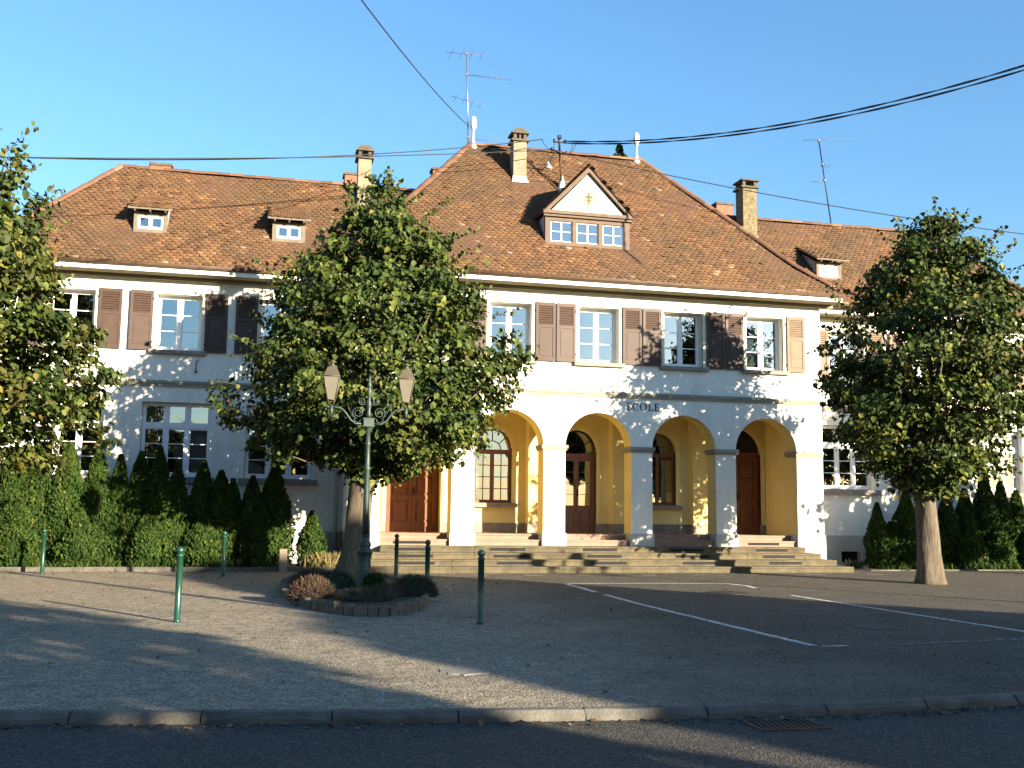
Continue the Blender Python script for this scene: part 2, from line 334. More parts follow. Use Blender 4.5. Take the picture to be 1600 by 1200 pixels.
def np_mesh(name, verts, faces_n, nper, m, rndv=None, smooth=False):
    """verts (N,3); faces_n (F,nper) ints; per-vertex rnd attribute"""
    me = bpy.data.meshes.new(name); me.vertices.add(len(verts)); me.vertices.foreach_set('co', np.asarray(verts, np.float32).ravel())
    F = len(faces_n); me.loops.add(F * nper); me.loops.foreach_set('vertex_index', np.asarray(faces_n, np.int32).ravel())
    me.polygons.add(F); me.polygons.foreach_set('loop_start', np.arange(0, F * nper, nper, dtype=np.int32))
    if smooth: me.polygons.foreach_set('use_smooth', np.ones(F, bool))
    if rndv is not None:
        a = me.attributes.new('rnd', 'FLOAT', 'POINT'); a.data.foreach_set('value', np.asarray(rndv, np.float32))
    me.update(calc_edges=True); me.validate(); me.materials.append(MT[m]); return me
def set_rnd(o, val):
    a = o.data.attributes.new('rnd', 'FLOAT', 'POINT'); a.data.foreach_set('value', [val] * len(o.data.vertices))

# ------------------------------------------------------------------ setting: ground
def sheet(name, pts, z, m, sub=None):
    me = bpy.data.meshes.new(name); me.from_pydata([(x, y, z) for x, y in pts], [], [tuple(range(len(pts)))]); me.materials.append(MT[m])
    o = link(name, me); o['kind'] = 'structure'; return o
# kerb line (the street side edge of the forecourt)
KB = [(-60, 17.5), (-20, 11.6), (-2.29, 9.02), (-0.41, 8.70), (1.03, 8.46), (2.97, 8.28), (4.57, 8.15), (6.03, 8.25), (7.75, 8.36), (14, 8.9), (60, 14)]
fore = [(x, y + .17) for x, y in KB] + [(60, 60), (-60, 60)]
sheet('forecourt', fore, 0.0, 'forecourt')
sheet('road', [(-60, -25), (60, -25), (60, 14.0 - .01), (14, 8.9)] + [KB[i] for i in range(8, -1, -1)], -0.075, 'road_asphalt')
sheet('ground', [(-1500, -1500), (1500, -1500), (1500, 1500), (-1500, 1500)], -0.12, 'bed')
# kerb stones, each its own
kerb = empty('kerb', (3, 8.4, 0)); kerb['kind'] = 'structure'
def along_kerb(s):
    P = [Vector((x, y, 0)) for x, y in KB]; 
    for a, b in zip(P, P[1:]):
        l = (b - a).length
        if s <= l: return a + (b - a) * (s / l), (b - a).normalized()
        s -= l
    return P[-1], (P[-1] - P[-2]).normalized()
s = 46.0
while s < 84:
    L_ = 1.02 if s < 66 else .98; L_ *= rnd.uniform(.97, 1.03)
    p, t = along_kerb(s); q, _ = along_kerb(s + L_ - .012); nrm = Vector((-(q - p).normalized().y, (q - p).normalized().x, 0))
    s += L_
    if 4.0 < (p.x + q.x) / 2 < 4.9: h = .0   # dropped stone over the gully inlet
    h = rnd.uniform(-.004, .006)
    w = .165; c = .028
    z1 = .012 + h
    a0 = p; a1 = q
    vs = []; m_ = 7; tl = rnd.uniform(-.006, .006)
    for i in range(m_):
        e = a0 + (a1 - a0) * (i / (m_ - 1)); cc = c + rnd.uniform(0, .022) * (2.0 if i in (0, m_ - 1) else 1); zj = z1 + rnd.uniform(-.004, .003) + tl * (i / m_ - .5)
        vs += [e + nrm * rnd.uniform(-.004, .006) + Vector((0, 0, -.12)), e + nrm * rnd.uniform(0, .006) + Vector((0, 0, zj - cc)), e + nrm * cc + Vector((0, 0, zj)), e + nrm * (w - .01) + Vector((0, 0, zj)), e + nrm * w + Vector((0, 0, -.12))]
    fs = [(4, 3, 2, 1, 0), tuple(range(5 * m_ - 5, 5 * m_))] + [(5 * q + i, 5 * q + (i + 1) % 5, 5 * q + 5 + (i + 1) % 5, 5 * q + 5 + i) for q in range(m_ - 1) for i in range(5)]
    mb = MB().add(vs, fs)
    mb.build('kerb_stone', 'kerb_stone', kerb, loc=(a0 + a1) / 2)

# painted marks, irregular edges
marks = empty('parking_marking', (7, 16, .004)); marks['kind'] = 'structure'
def strip(path, w, m='worn_paint', z=.004, seg=.25, jit=.012):
    pts = []
    for (a, b) in zip(path, path[1:]):
        a, b = Vector((*a, 0)), Vector((*b, 0)); n = max(1, int((b - a).length / seg))
        for i in range(n): pts.append(a + (b - a) * (i / n))
    pts.append(Vector((*path[-1], 0))); vs = []; fs = []
    for i, p in enumerate(pts):
        t = (pts[min(i + 1, len(pts) - 1)] - pts[max(i - 1, 0)]).normalized(); n = Vector((-t.y, t.x, 0))
        vs += [p + n * (w / 2 + rnd.uniform(-jit, jit)) + Vector((0, 0, z)), p - n * (w / 2 + rnd.uniform(-jit, jit)) + Vector((0, 0, z))]
        if i: fs.append((2 * i - 2, 2 * i - 1, 2 * i + 1, 2 * i))
    mb = MB().add(vs, fs); return mb.build('painted_line', m, marks, loc=pts[0])
strip([(6.74, 22.62), (8.6, 22.6), (10.45, 22.42), (10.6, 21.7), (10.48, 21.05)], .12)
strip([(6.70, 22.5), (6.66, 21.2), (6.62, 20.2)], .13, 'worn_paint')
strip([(6.60, 19.6), (6.56, 17.6), (6.60, 15.0), (6.68, 11.85)], .11)
strip([(6.75, 11.80), (7.1, 11.82)], .07, z=.0045)
strip([(7.7, 11.78), (9.28, 12.05), (11.5, 12.4)], .09, 'faded_paint', z=.005)
strip([(10.31, 19.15), (10.40, 16.0), (10.52, 12.9), (10.55, 12.0)], .10)
strip([(6.75, 15.55), (8.5, 15.66), (10.29, 15.75)], .035, 'faded_paint')
for px in (4.0, 5.2, 6.5, 7.9, 9.6, 11.0, 12.4, 14.2, 16.0):
    strip([(px, 25.55 + rnd.uniform(-.1, .1)), (px + rnd.uniform(.3, .6), 25.5)], .06, 'worn_paint', seg=.1)
strip([(-1.0, 27.0), (0.4, 26.95)], .06, 'worn_paint'); strip([(1.0, 27.0), (2.2, 26.95)], .06, 'worn_paint')
# worn lettering painted on the parking bay, read from the school side
let = empty('painted_lettering', (8.7, 16.6, 0), marks)
def road_strokes(x, strokes):
    mb = MB()
    for (x0, y0, x1, y1) in strokes:
        a = Vector((x + x0, 16.05 + y0, .0045)); b = Vector((x + x1, 16.05 + y1, .0045)); t = (b - a).normalized(); n = Vector((-t.y, t.x, 0)) * .022
        mb.add([a + n, a - n, b - n, b + n], [(0, 1, 2, 3)])
    mb.build('painted_letter', 'faded_paint', let, loc=(x, 16.3, 0))
road_strokes(8.25, [(0, .75, .1, .15), (.0, .75, .2, .75), (.06, .4, .2, .4)])
road_strokes(8.55, [(0, .8, .08, .15), (0.08, .15, .2, .15), (.0, .8, .16, .8)])
road_strokes(8.82, [(0, .75, .14, .15), (.14, .75, .26, .15)])
road_strokes(9.12, [(0, .8, .16, .8), (0, .45, .16, .45), (.02, .15, .18, .15)])
road_strokes(9.4, [(0, .2, .2, .2), (.2, .2, .2, .5), (.2, .5, 0, .5)])

def disc(name, cx, cy, rx, ry, z, m, label, cat, irr=.1, n=24, h=.01):
    poly = [(cx + rx * (1 + rnd.uniform(-irr, irr)) * math.cos(a), cy + ry * (1 + rnd.uniform(-irr, irr)) * math.sin(a)) for a in [2 * math.pi * k / n for k in range(n)]]
    mb = MB().slab([(x, y, z - h) for x, y in poly], (0, 0, h)); mb.f = [tuple(f) for f in mb.f]
    o = mb.build(name, m, loc=(cx, cy, z)); return tag(o, label, cat)
disc('ground_patch', 2.10, 10.55, .27, .27, .007, 'concrete', 'pale roundish concrete patch with a ragged edge set in the sunlit gravel', 'ground patch', .13, n=34, h=.03)
disc('manhole_cover', 9.3, 19.9, .42, .42, .007, 'iron', 'dark round manhole cover in the asphalt behind the parking lines', 'manhole cover', .02, h=.01)
disc('manhole_cover', 8.7, 13.7, .34, .34, .006, 'old_cover', 'faint grey round manhole cover inside the painted parking bay', 'manhole cover', .02, h=.01)

# gully grate at the kerb
gr = tag(empty('drain_grate', (4.15, 7.93, -.07)), 'rusty slotted drain grate in the road against the kerb', 'drain grate')
fr = MB()
gx0, gx1, gy0, gy1 = 3.86, 4.46, 7.66, 8.06
fr.box(gx0, gx1, gy0, gy0 + .035, -.10, -.062).box(gx0, gx1, gy1 - .035, gy1, -.10, -.062).box(gx0, gx0 + .035, gy0 + .035, gy1 - .035, -.10, -.062).box(gx1 - .035, gx1, gy0 + .035, gy1 - .035, -.10, -.062)
fr.build('frame', 'rust', gr, loc=(4.16, 7.86, -.08))
MB().box(gx0 + .03, gx1 - .03, gy0 + .03, gy1 - .03, -.074, -.0725).build('shaft_shade', 'slot', gr, loc=(4.16, 7.86, -.1))  # thin black sheet in place of the shade down the open gully
for i in range(10):
    x = gx0 + .055 + i * .052
    MB().slab([(x, gy0 + .036, -.071), (x + .022, gy0 + .036, -.071), (x + .06, gy1 - .036, -.071), (x + .038, gy1 - .036, -.071)], (0, 0, .008)).build('bar', 'rust', gr, loc=(x, 7.86, -.07))

# ------------------------------------------------------------------ the school
CX = 9.24
school = tag(empty('school_building', (CX, 28, 0)), 'cream two storey school with tiled hip roofs and a five arched porch lettered ECOLE', 'school')
AX = [4.11, 6.675, 9.24, 11.805, 14.37]
AR, SPR, FY = .97, 3.38, 28.0
XL, XR = 2.30, 16.18
WY = 29.5          # wing wall plane
WXL, WXR = -6.95, 25.43
FL = .95           # porch floor
def wall_grid(mb, x0, x1, z0, z1, y0, y1, holes, cuts=()):
    xs = sorted({x0, x1, *[h[0] for h in holes], *[h[1] for h in holes]}); zs = sorted({z0, z1, *[h[2] for h in holes], *[h[3] for h in holes], *cuts})
    def solid(i, j):
        if not (0 <= i < len(xs) - 1 and 0 <= j < len(zs) - 1): return False
        cx, cz = (xs[i] + xs[i + 1]) / 2, (zs[j] + zs[j + 1]) / 2
        return not any(h[0] < cx < h[1] and h[2] < cz < h[3] for h in holes)
    for i in range(len(xs) - 1):
        for j in range(len(zs) - 1):
            if not solid(i, j): continue
            a, b, c, d = xs[i], xs[i + 1], zs[j], zs[j + 1]
            mb.add([(a, y0, c), (b, y0, c), (b, y0, d), (a, y0, d)], [(0, 1, 2, 3)]); mb.add([(a, y1, c), (b, y1, c), (b, y1, d), (a, y1, d)], [(3, 2, 1, 0)])
            if not solid(i - 1, j): mb.add([(a, y0, c), (a, y1, c), (a, y1, d), (a, y0, d)], [(3, 2, 1, 0)])
            if not solid(i + 1, j): mb.add([(b, y0, c), (b, y1, c), (b, y1, d), (b, y0, d)], [(0, 1, 2, 3)])
            if not solid(i, j - 1): mb.add([(a, y0, c), (b, y0, c), (b, y1, c), (a, y1, c)], [(3, 2, 1, 0)])
            if not solid(i, j + 1): mb.add([(a, y0, d), (b, y0, d), (b, y1, d), (a, y1, d)], [(0, 1, 2, 3)])
def arch_wall(mb, x0, x1, ztop, y0, y1, arches, n=20):
    """wall above springings; arches = (cx, r, spring)"""
    def low(x):
        for c, r, sp in arches:
            if abs(x - c) <= r + 1e-6: return sp + math.sqrt(max(0, r * r - (x - c) ** 2))
        return None
    xs = {x0, x1}
    for c, r, sp in arches: xs |= {c - r * math.cos(math.pi * k / n) for k in range(n + 1)}
    xs = sorted(xs); sp = arches[0][2]
    for a, b in zip(xs, xs[1:]):
        m_ = (a + b) / 2; la = low(m_)
        za = low(a) if la is not None else sp; zb = low(b) if la is not None else sp
        za = sp if za is None else za; zb = sp if zb is None else zb
        mb.add([(a, y0, za), (b, y0, zb), (b, y0, ztop), (a, y0, ztop)], [(0, 1, 2, 3)])
        mb.add([(a, y1, za), (b, y1, zb), (b, y1, ztop), (a, y1, ztop)], [(3, 2, 1, 0)])
        mb.add([(a, y0, za), (a, y1, za), (b, y1, zb), (b, y0, zb)], [(0, 1, 2, 3)], la is not None)
UPX = [(c - .59, c + .59, 5.76, 7.34) for c in AX]
# main facade, white skin
mb = MB(); wall_grid(mb, XL, XR, 4.6, 8.0, FY, FY + .30, UPX)
arch_wall(mb, XL, XR, 4.6, FY, FY + .03, [(c, AR, SPR) for c in AX])
edges = [(XL, AX[0] - AR)] + [(AX[i] + AR, AX[i + 1] - AR) for i in range(4)] + [(AX[4] + AR, XR)]
for a, b in edges: mb.box(a, b, FY, FY + .03, .99, SPR)
mb.box(XL, XL + .3, FY + .30, WY + .3, .99, 8.0).box(XR - .3, XR, FY + .30, WY + .3, .99, 8.0)
mb.box(XL, XL + .03, FY + .03, FY + .30, .99, 4.6).box(XR - .03, XR, FY + .03, FY + .30, .99, 4.6)
mb.build('facade_wall', 'plaster', school, loc=(CX, FY, 4))
# yellow arcade body
mb = MB(); arch_wall(mb, XL + .03, XR - .03, 4.598, FY + .03, FY + .60, [(c, AR, SPR) for c in AX])
for a, b in edges: mb.box(max(a, XL + .03), min(b, XR - .03), FY + .03, FY + .60, .99, SPR)
mb.build('arcade_lining', 'plaster_yellow', school, loc=(CX, FY + .3, 4))
# plinths and capitals of the piers
for k, (a, b) in enumerate(edges):
    x0, x1 = (a, b + .04) if k == 0 else ((a - .04, b) if k == 5 else (a - .04, b + .04))
    MB().cbox(x0 - (0.03 if k == 0 else 0), x1 + (.03 if k == 5 else 0), FY - .05, FY + .64, .02 if k in (0, 5) else .60, .99, .012).build('pier_plinth', 'plinth', school, loc=((a + b) / 2, FY, .8))
    x0, x1 = a - (.0 if k == 0 else .07), b + (.0 if k == 5 else .07)
    c = MB().box(x0, x1, FY - .07, FY + .64, 3.32, SPR + .03).box(x0 + (.03 if k else 0), x1 - (.03 if k < 5 else 0), FY - .04, FY + .62, 3.26, 3.32)
    c.build('pier_capital', 'sandstone', school, loc=((a + b) / 2, FY, 3.35))
# porch: back wall with arched openings, floor, ceiling, side walls
BY = 30.0
BD = [(4.32, .76, 'door'), (6.66, .56, 'window'), (9.24, .58, 'glazed'), (11.80, .56, 'window'), (14.40, .78, 'door')]
mb = MB(); sp_b = 3.42
arch_wall(mb, 2.6, 15.88, 4.7, BY, BY + .35, [(c, r, sp_b) for c, r, k in BD], 16)
ed = [2.6] + [q for c, r, k in BD for q in (c - r, c + r)] + [15.88]
for i in range(0, len(ed), 2): mb.box(ed[i], ed[i + 1], BY, BY + .35, FL + .28, sp_b)
for c, r, k in BD:
    if k == 'window': mb.box(c - r, c + r, BY, BY + .35, FL + .28, 1.80)
for i in range(6):
    xc = (edges[i][0] + edges[i][1]) / 2
    if 0 < i < 5: mb.box(xc - .31, xc + .31, BY - .35, BY, FL + .28, 4.7)
mb.box(2.6, 3.14, FY + .6, BY, FL, 4.7).box(15.34, 15.88, FY + .6, BY, FL, 4.7)
mb.build('porch_wall', 'plaster_yellow', school, loc=(CX, BY, 2))
mb = MB()
for i in range(0, len(ed), 2): mb.box(ed[i], ed[i + 1], BY - .02, BY + .35, FL, FL + .28)
for c, r, k in BD:
    if k == 'window': mb.box(c - r, c + r, BY - .02, BY + .35, FL, FL + .28)
for i in range(1, 5):
    xc = (edges[i][0] + edges[i][1]) / 2; mb.box(xc - .33, xc + .33, BY - .37, BY - .02, FL, FL + .28)
mb.build('porch_skirting', 'sill_stone', school, loc=(CX, BY, 1.1))
MB().box(2.33, 16.15, FY + .6, 31.5, 4.6, 4.75).build('porch_ceiling', 'plaster_yellow', school, loc=(CX, 29.5, 4.7))
# raised arch bands round the porch openings
for c, r, k in BD:
    mb = MB(); n = 20; ro = r + .14
    z0 = 1.80 if k == 'window' else FL + .28
    inner = [(c - r, z0)] + [(c - r * math.cos(math.pi * j / n), sp_b + r * math.sin(math.pi * j / n)) for j in range(n + 1)] + [(c + r, z0)]
    outer = [(c - ro, z0)] + [(c - ro * math.cos(math.pi * j / n), sp_b + ro * math.sin(math.pi * j / n)) for j in range(n + 1)] + [(c + ro, z0)]
    N_ = len(inner); y0 = BY - .03
    vs = [(x, y0, z) for x, z in inner] + [(x, y0, z) for x, z in outer] + [(x, BY, z) for x, z in outer] + [(x, BY + .1, z) for x, z in inner]
    fs = []
    for j in range(N_ - 1): fs += [(j, j + 1, N_ + j + 1, N_ + j), (N_ + j, N_ + j + 1, 2 * N_ + j + 1, 2 * N_ + j), (3 * N_ + j, 3 * N_ + j + 1, j + 1, j)]
    mb.add(vs, fs); mb.build('opening_band', 'plaster_yellow', school, loc=(c, BY, 2.5))
def arch_pts(c, r, sp, n=16): return [(c - r * math.cos(math.pi * j / n), sp + r * math.sin(math.pi * j / n)) for j in range(n + 1)]
def door(c, r, glazed=False):
    d = empty('glazed_door' if glazed else 'door', (c, BY + .12, FL), school)
    y = BY + .10; st = 3.18 if glazed else 3.34
    fr = MB().box(c - r, c - r + .08, y, y + .1, FL, st).box(c + r - .08, c + r, y, y + .1, FL, st).box(c - r, c + r, y - .01, y + .11, st, st + .12)
    fr.build('door_frame', 'door_wood', d, loc=(c, y, 2))
    # fanlight
    fl = MB(); sp = max(st + .12, sp_b); 
    R_ = r
    base = st + .12
    if glazed:
        for rr, w in ((r - .05, .05), (.26, .02)):
            for j in range(16):
                a, b2 = math.pi * j / 16, math.pi * (j + 1) / 16
                q = [(c - rr * math.cos(a), base + (sp_b - base if rr > .3 else 0) + rr * math.sin(a)), (c - rr * math.cos(b2), base + (sp_b - base if rr > .3 else 0) + rr * math.sin(b2)),
                     (c - (rr + w) * math.cos(b2), base + (sp_b - base if rr > .3 else 0) + (rr + w) * math.sin(b2)), (c - (rr + w) * math.cos(a), base + (sp_b - base if rr > .3 else 0) + (rr + w) * math.sin(a))]
                fl.prism(q, y, y + .04)
        for a in (45, 90, 135):
            dx, dz = math.cos(rad(a)), math.sin(rad(a)); nx, nz = -dz * .012, dx * .012
            r1, r2 = .26, r + .05
            fl.prism([(c + dx * r1 + nx, base + dz * r1 + nz), (c + dx * r1 - nx, base + dz * r1 - nz), (c + dx * r2 - nx, base + dz * r2 - nz), (c + dx * r2 + nx, base + dz * r2 + nz)], y + .005, y + .035)
        fl.build('fanlight_frame', 'slot', d, loc=(c, y, 3.4))
        p = MB().prism([(c - r, base)] + arch_pts(c, r, sp_b) + [(c + r, base)], y + .02, y + .028); p.build('fanlight_pane', 'glass_sky', d, loc=(c, y, 3.6))
    else:
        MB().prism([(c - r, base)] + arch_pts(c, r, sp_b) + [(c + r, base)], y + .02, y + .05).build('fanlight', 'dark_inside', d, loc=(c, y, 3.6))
    # leaves
    for sgn in (-1, 1):
        x0, x1 = (c - r + .08, c - .004) if sgn < 0 else (c + .004, c + r - .08)
        w = x1 - x0; lf = MB(); t = .10 if not glazed else .07
        lf.box(x0, x0 + t, y + .03, y + .08, FL, st).box(x1 - t, x1, y + .03, y + .08, FL, st)
        rails = [(FL, FL + .28), (1.85, 2.0), (2.55, 2.66), (st - .12, st)] if not glazed else [(FL, FL + .16), (1.62, 1.76), (st - .10, st)]
        for a, b in rails: lf.box(x0 + t, x1 - t, y + .03, y + .08, a, b)
        leaf = lf.build('door_leaf', 'door_wood', d, loc=(x0 + w / 2, y + .05, 2))
        for (a, b) in zip(rails, rails[1:]):
            z0, z1 = a[1], b[0]
            if glazed and z0 > 1.7:
                MB().box(x0 + t, x1 - t, y + .05, y + .056, z0, z1).build('door_pane', 'glass_dark', d, loc=(x0 + w / 2, y, (z0 + z1) / 2))
                for q in range(1, 4): 
                    zz = z0 + (z1 - z0) * q / 4; MB().box(x0 + t, x1 - t, y + .04, y + .05, zz - .008, zz + .008).build('glazing_bar', 'door_wood', d, loc=(x0 + w / 2, y, zz))
            else:
                pm = MB().box(x0 + t, x1 - t, y + .066, y + .08, z0, z1)
                if w - 2 * t > .12: pm.box(x0 + t + .05, x1 - t - .05, y + .036, y + .066, z0 + .05, z1 - .05)
                pm.build('door_panel', 'door_wood', d, loc=(x0 + w / 2, y, (z0 + z1) / 2))
        if sgn > 0: MB().box(x0 + .02, x0 + .05, y - .02, y + .03, 2.02, 2.22).build('handle', 'iron', d, loc=(x0, y, 2.1))
    return d
d0 = door(*BD[0][:2]); door(BD[2][0], BD[2][1], True); door(*BD[4][:2])
MB().box(3.80, 4.12, 30.114, 30.118, 2.62, 2.98).build('poster', 'paper', d0, loc=(3.9, 30.116, 2.8))
MB().box(3.84, 4.00, 30.111, 30.114, 2.78, 2.90).box(3.90, 4.08, 30.111, 30.114, 2.65, 2.74).build('poster_picture', 'emblem_dark', d0, loc=(3.9, 30.112, 2.75))
def porch_window(c, r, papers):
    w = empty('arched_window', (c, BY + .1, 1.8), school); y = BY + .10
    f = MB().box(c - r, c - r + .07, y, y + .07, 1.88, 3.24).box(c + r - .07, c + r, y, y + .07, 1.88, 3.24).box(c - r, c + r, y, y + .07, 1.80, 1.88).box(c - r, c + r, y - .01, y + .08, 3.24, 3.36).box(c - .05, c + .05, y - .01, y + .07, 1.88, 3.24)
    base = 3.36
    for rr, wd, b0 in ((r - .06, .06, sp_b), (.24, .025, base)):
        for j in range(16):
            a, b2 = math.pi * j / 16, math.pi * (j + 1) / 16
            f.prism([(c - rr * math.cos(a), b0 + rr * math.sin(a)), (c - rr * math.cos(b2), b0 + rr * math.sin(b2)), (c - (rr + wd) * math.cos(b2), b0 + (rr + wd) * math.sin(b2)), (c - (rr + wd) * math.cos(a), b0 + (rr + wd) * math.sin(a))], y, y + .05)
    for a in (42, 90, 138):
        dx, dz = math.cos(rad(a)), math.sin(rad(a)); nx, nz = -dz * .014, dx * .014
        f.prism([(c + dx * .24 + nx, base + dz * .24 + nz), (c + dx * .24 - nx, base + dz * .24 - nz), (c + dx * (r + .03) - nx, base + dz * (r + .03) - nz), (c + dx * (r + .03) + nx, base + dz * (r + .03) + nz)], y + .008, y + .042)
    f.build('window_frame', 'window_wood', w, loc=(c, y, 2.6))
    MB().prism([(c - r, base)] + arch_pts(c, r - .01, sp_b) + [(c + r, base)], y + .02, y + .026).build('fanlight_pane', 'glass_sky', w, loc=(c, y, 3.6))
    for i in range(4):
        hw = (r - .07 - .05) / 2; x0 = (c - r + .07 + i * hw) if i < 2 else (c + .05 + (i - 2) * hw)
        for j in range(4):
            z0 = 1.88 + j * .34; pm = MB().box(x0 + .012, x0 + hw - .012, y + .025, y + .031, z0 + .012, z0 + .328)
            o = pm.build('pane', 'glass_dark', w, loc=(x0 + hw / 2, y, z0 + .17))
            if (i, j) in papers: MB().box(x0 + .02, x0 + hw - .02, y + .036, y + .039, z0 + .02, z0 + .31).build('paper_sheet', 'paper', w, loc=(x0, y, z0))
        b_ = MB()
        if i in (0, 2): b_.box(x0 + hw - .012, x0 + hw + .012, y + .01, y + .05, 1.88, 3.24)
        for j in range(1, 4): b_.box(x0, x0 + hw, y + .015, y + .045, 1.88 + j * .34 - .012, 1.88 + j * .34 + .012)
        b_.build('glazing_bar', 'window_wood', w, loc=(x0, y, 2.5))
    MB().cbox(c - r - .16, c + r + .16, BY - .16, BY + .12, 1.68, 1.80, .012).build('window_sill', 'sill_stone', w, loc=(c, BY, 1.74))
porch_window(6.66, .56, {(i, j) for i in (0, 1, 2, 3) for j in (1, 2)} | {(2, 0)})
porch_window(11.80, .56, {(1, 1), (3, 0)})
# interior darkness: plain rooms behind the openings
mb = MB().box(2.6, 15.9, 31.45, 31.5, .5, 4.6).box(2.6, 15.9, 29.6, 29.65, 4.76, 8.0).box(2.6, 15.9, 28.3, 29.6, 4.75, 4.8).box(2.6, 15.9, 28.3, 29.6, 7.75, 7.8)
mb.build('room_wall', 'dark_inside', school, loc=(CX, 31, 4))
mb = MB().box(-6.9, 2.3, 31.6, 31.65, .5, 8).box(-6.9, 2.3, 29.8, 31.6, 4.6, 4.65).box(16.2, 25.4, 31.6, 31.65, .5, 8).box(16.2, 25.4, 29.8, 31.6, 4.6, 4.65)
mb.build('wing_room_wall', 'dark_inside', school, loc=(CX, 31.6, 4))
# floor of the porch and the steps
MB().box(3.1, 15.4, 28.62, 31.4, .60, FL).build('porch_floor', 'step_pink', school, loc=(CX, 29, .8))
steps = empty('porch_steps', (CX, 27, 0), school)
for i, (y0, xr) in enumerate(((26.35, 16.12), (26.75, 15.84), (27.15, 15.58), (27.55, 15.32))):
    x = 2 * CX - xr; z0, z1 = i * .16, (i + 1) * .16
    y1 = FY + .62
    cuts = [x]
    while cuts[-1] < xr - 1.6: cuts.append(cuts[-1] + rnd.uniform(1.9, 2.9))
    if xr - cuts[-1] < .8: cuts[-1] = xr
    else: cuts.append(xr)
    for a, b in zip(cuts, cuts[1:]):
        dz = rnd.uniform(-.003, .003)
        m_ = MB().box(a + .003, b - .003, y0 + .03, y1 - i * .001, z0 - (.02 if i == 0 else 0), z1 - .045)       # riser
        m_.cbox(a + .003, b - .003, y0 + rnd.uniform(-.004, .004), y1 - i * .001, z1 - .045, z1 + dz, .012)       # nosing
        m_.build('step_stone', 'step_grey', steps, loc=((a + b) / 2, y0, z1))
for k in range(5):
    a, b = AX[k] - AR - .0, AX[k] + AR
    for y0, z0, z1 in ((28.04, .64, .80), (28.36, .80, FL)):
        MB().box(a + .042, b - .042, y0 + .03, 28.66, z0, z1 - .045).cbox(a + .042, b - .042, y0, 28.66, z1 - .045, z1 + (.002 if z1 == FL else 0), .01).build('step_stone', 'step_pink', steps, loc=(AX[k], y0, z1))
    rows = [(26.75, .235), (27.15, .395), (27.55, .555)] + ([(28.04, .715)] if k in (0, 4) else [])
    for y0, zc in rows:
        x0 = AX[k] - .58 + (28.04 - y0) * -.02 + rnd.uniform(-.02, .02)
        MB().box(x0, x0 + .98, y0 + .026, y0 + .05, zc - .036, zc + .036).build('vent_slot_shade', 'slot', steps, loc=(x0, y0, zc))  # black plate on the riser stands in for the shade inside a vent recess

# string course, cornice, gutters
mb = MB()
for (x0, x1, y) in ((XL - .05, XR + .05, FY), (WXL, XL - .05, WY), (XR + .05, WXR, WY)):
    mb.box(x0, x1, y - .07, y + .02, 4.87, 4.95).box(x0, x1, y - .045, y + .02, 4.79, 4.87)
mb.box(XL - .07, XL, FY + .02, WY - .07, 4.79, 4.95).box(XR, XR + .07, FY + .02, WY - .07, 4.79, 4.95)
mb.build('string_course', 'sandstone', school, loc=(CX, FY, 4.87))
# wings
LOWX = [(-4.93, 'l'), (-2.19, 'l'), (.53, 'l'), (17.95, 'r'), (20.69, 'r'), (23.41, 'r')]
UPW = [-5.0, -2.25, .50, 17.98, 20.73, 23.5]
for side, (x0, x1) in (('l', (WXL, XL)), ('r', (XR, WXR))):
    mb = MB()
    holes = [(c - .90, c + .90, 2.36, 4.37) for c, s_ in LOWX if s_ == side] + [(c - .59, c + .59, 5.78, 7.32) for c in UPW if x0 < c < x1]
    wall_grid(mb, x0, x1, .95, 8.0, WY, WY + .3, holes)
    if side == 'l': mb.box(WXL, WXL + .3, WY + .3, 34.5, .95, 8.0)
    else: mb.box(WXR - .3, WXR, WY + .3, 34.5, .95, 8.0)
    mb.build('wing_wall', 'plaster', school, loc=((x0 + x1) / 2, WY, 4))
    pl = MB(); hl = [(17.60, 18.28, .12, .46)] if side == 'r' else []
    wall_grid(pl, x0, x1, -.05, .95, WY - .03, WY + .3, hl); pl.build('wing_plinth', 'plinth', school, loc=((x0 + x1) / 2, WY, .5))
MB().box(17.55, 18.32, WY + .2, WY + .25, .05, .5).build('cellar_shade', 'slot', school, loc=(17.9, WY, .3))  # black sheet behind the hole stands in for the unlit cellar
# back of the building so that it is closed
MB().box(WXL, XL, 34.5, 34.8, 0, 8).box(XR, WXR, 34.5, 34.8, 0, 8).box(XL, XR, 36.0, 36.3, 0, 8).box(XL, XL + .3, 34.5, 36, 0, 8).box(XR - .3, XR, 34.5, 36, 0, 8).build('rear_wall', 'plaster', school, loc=(CX, 35, 4))

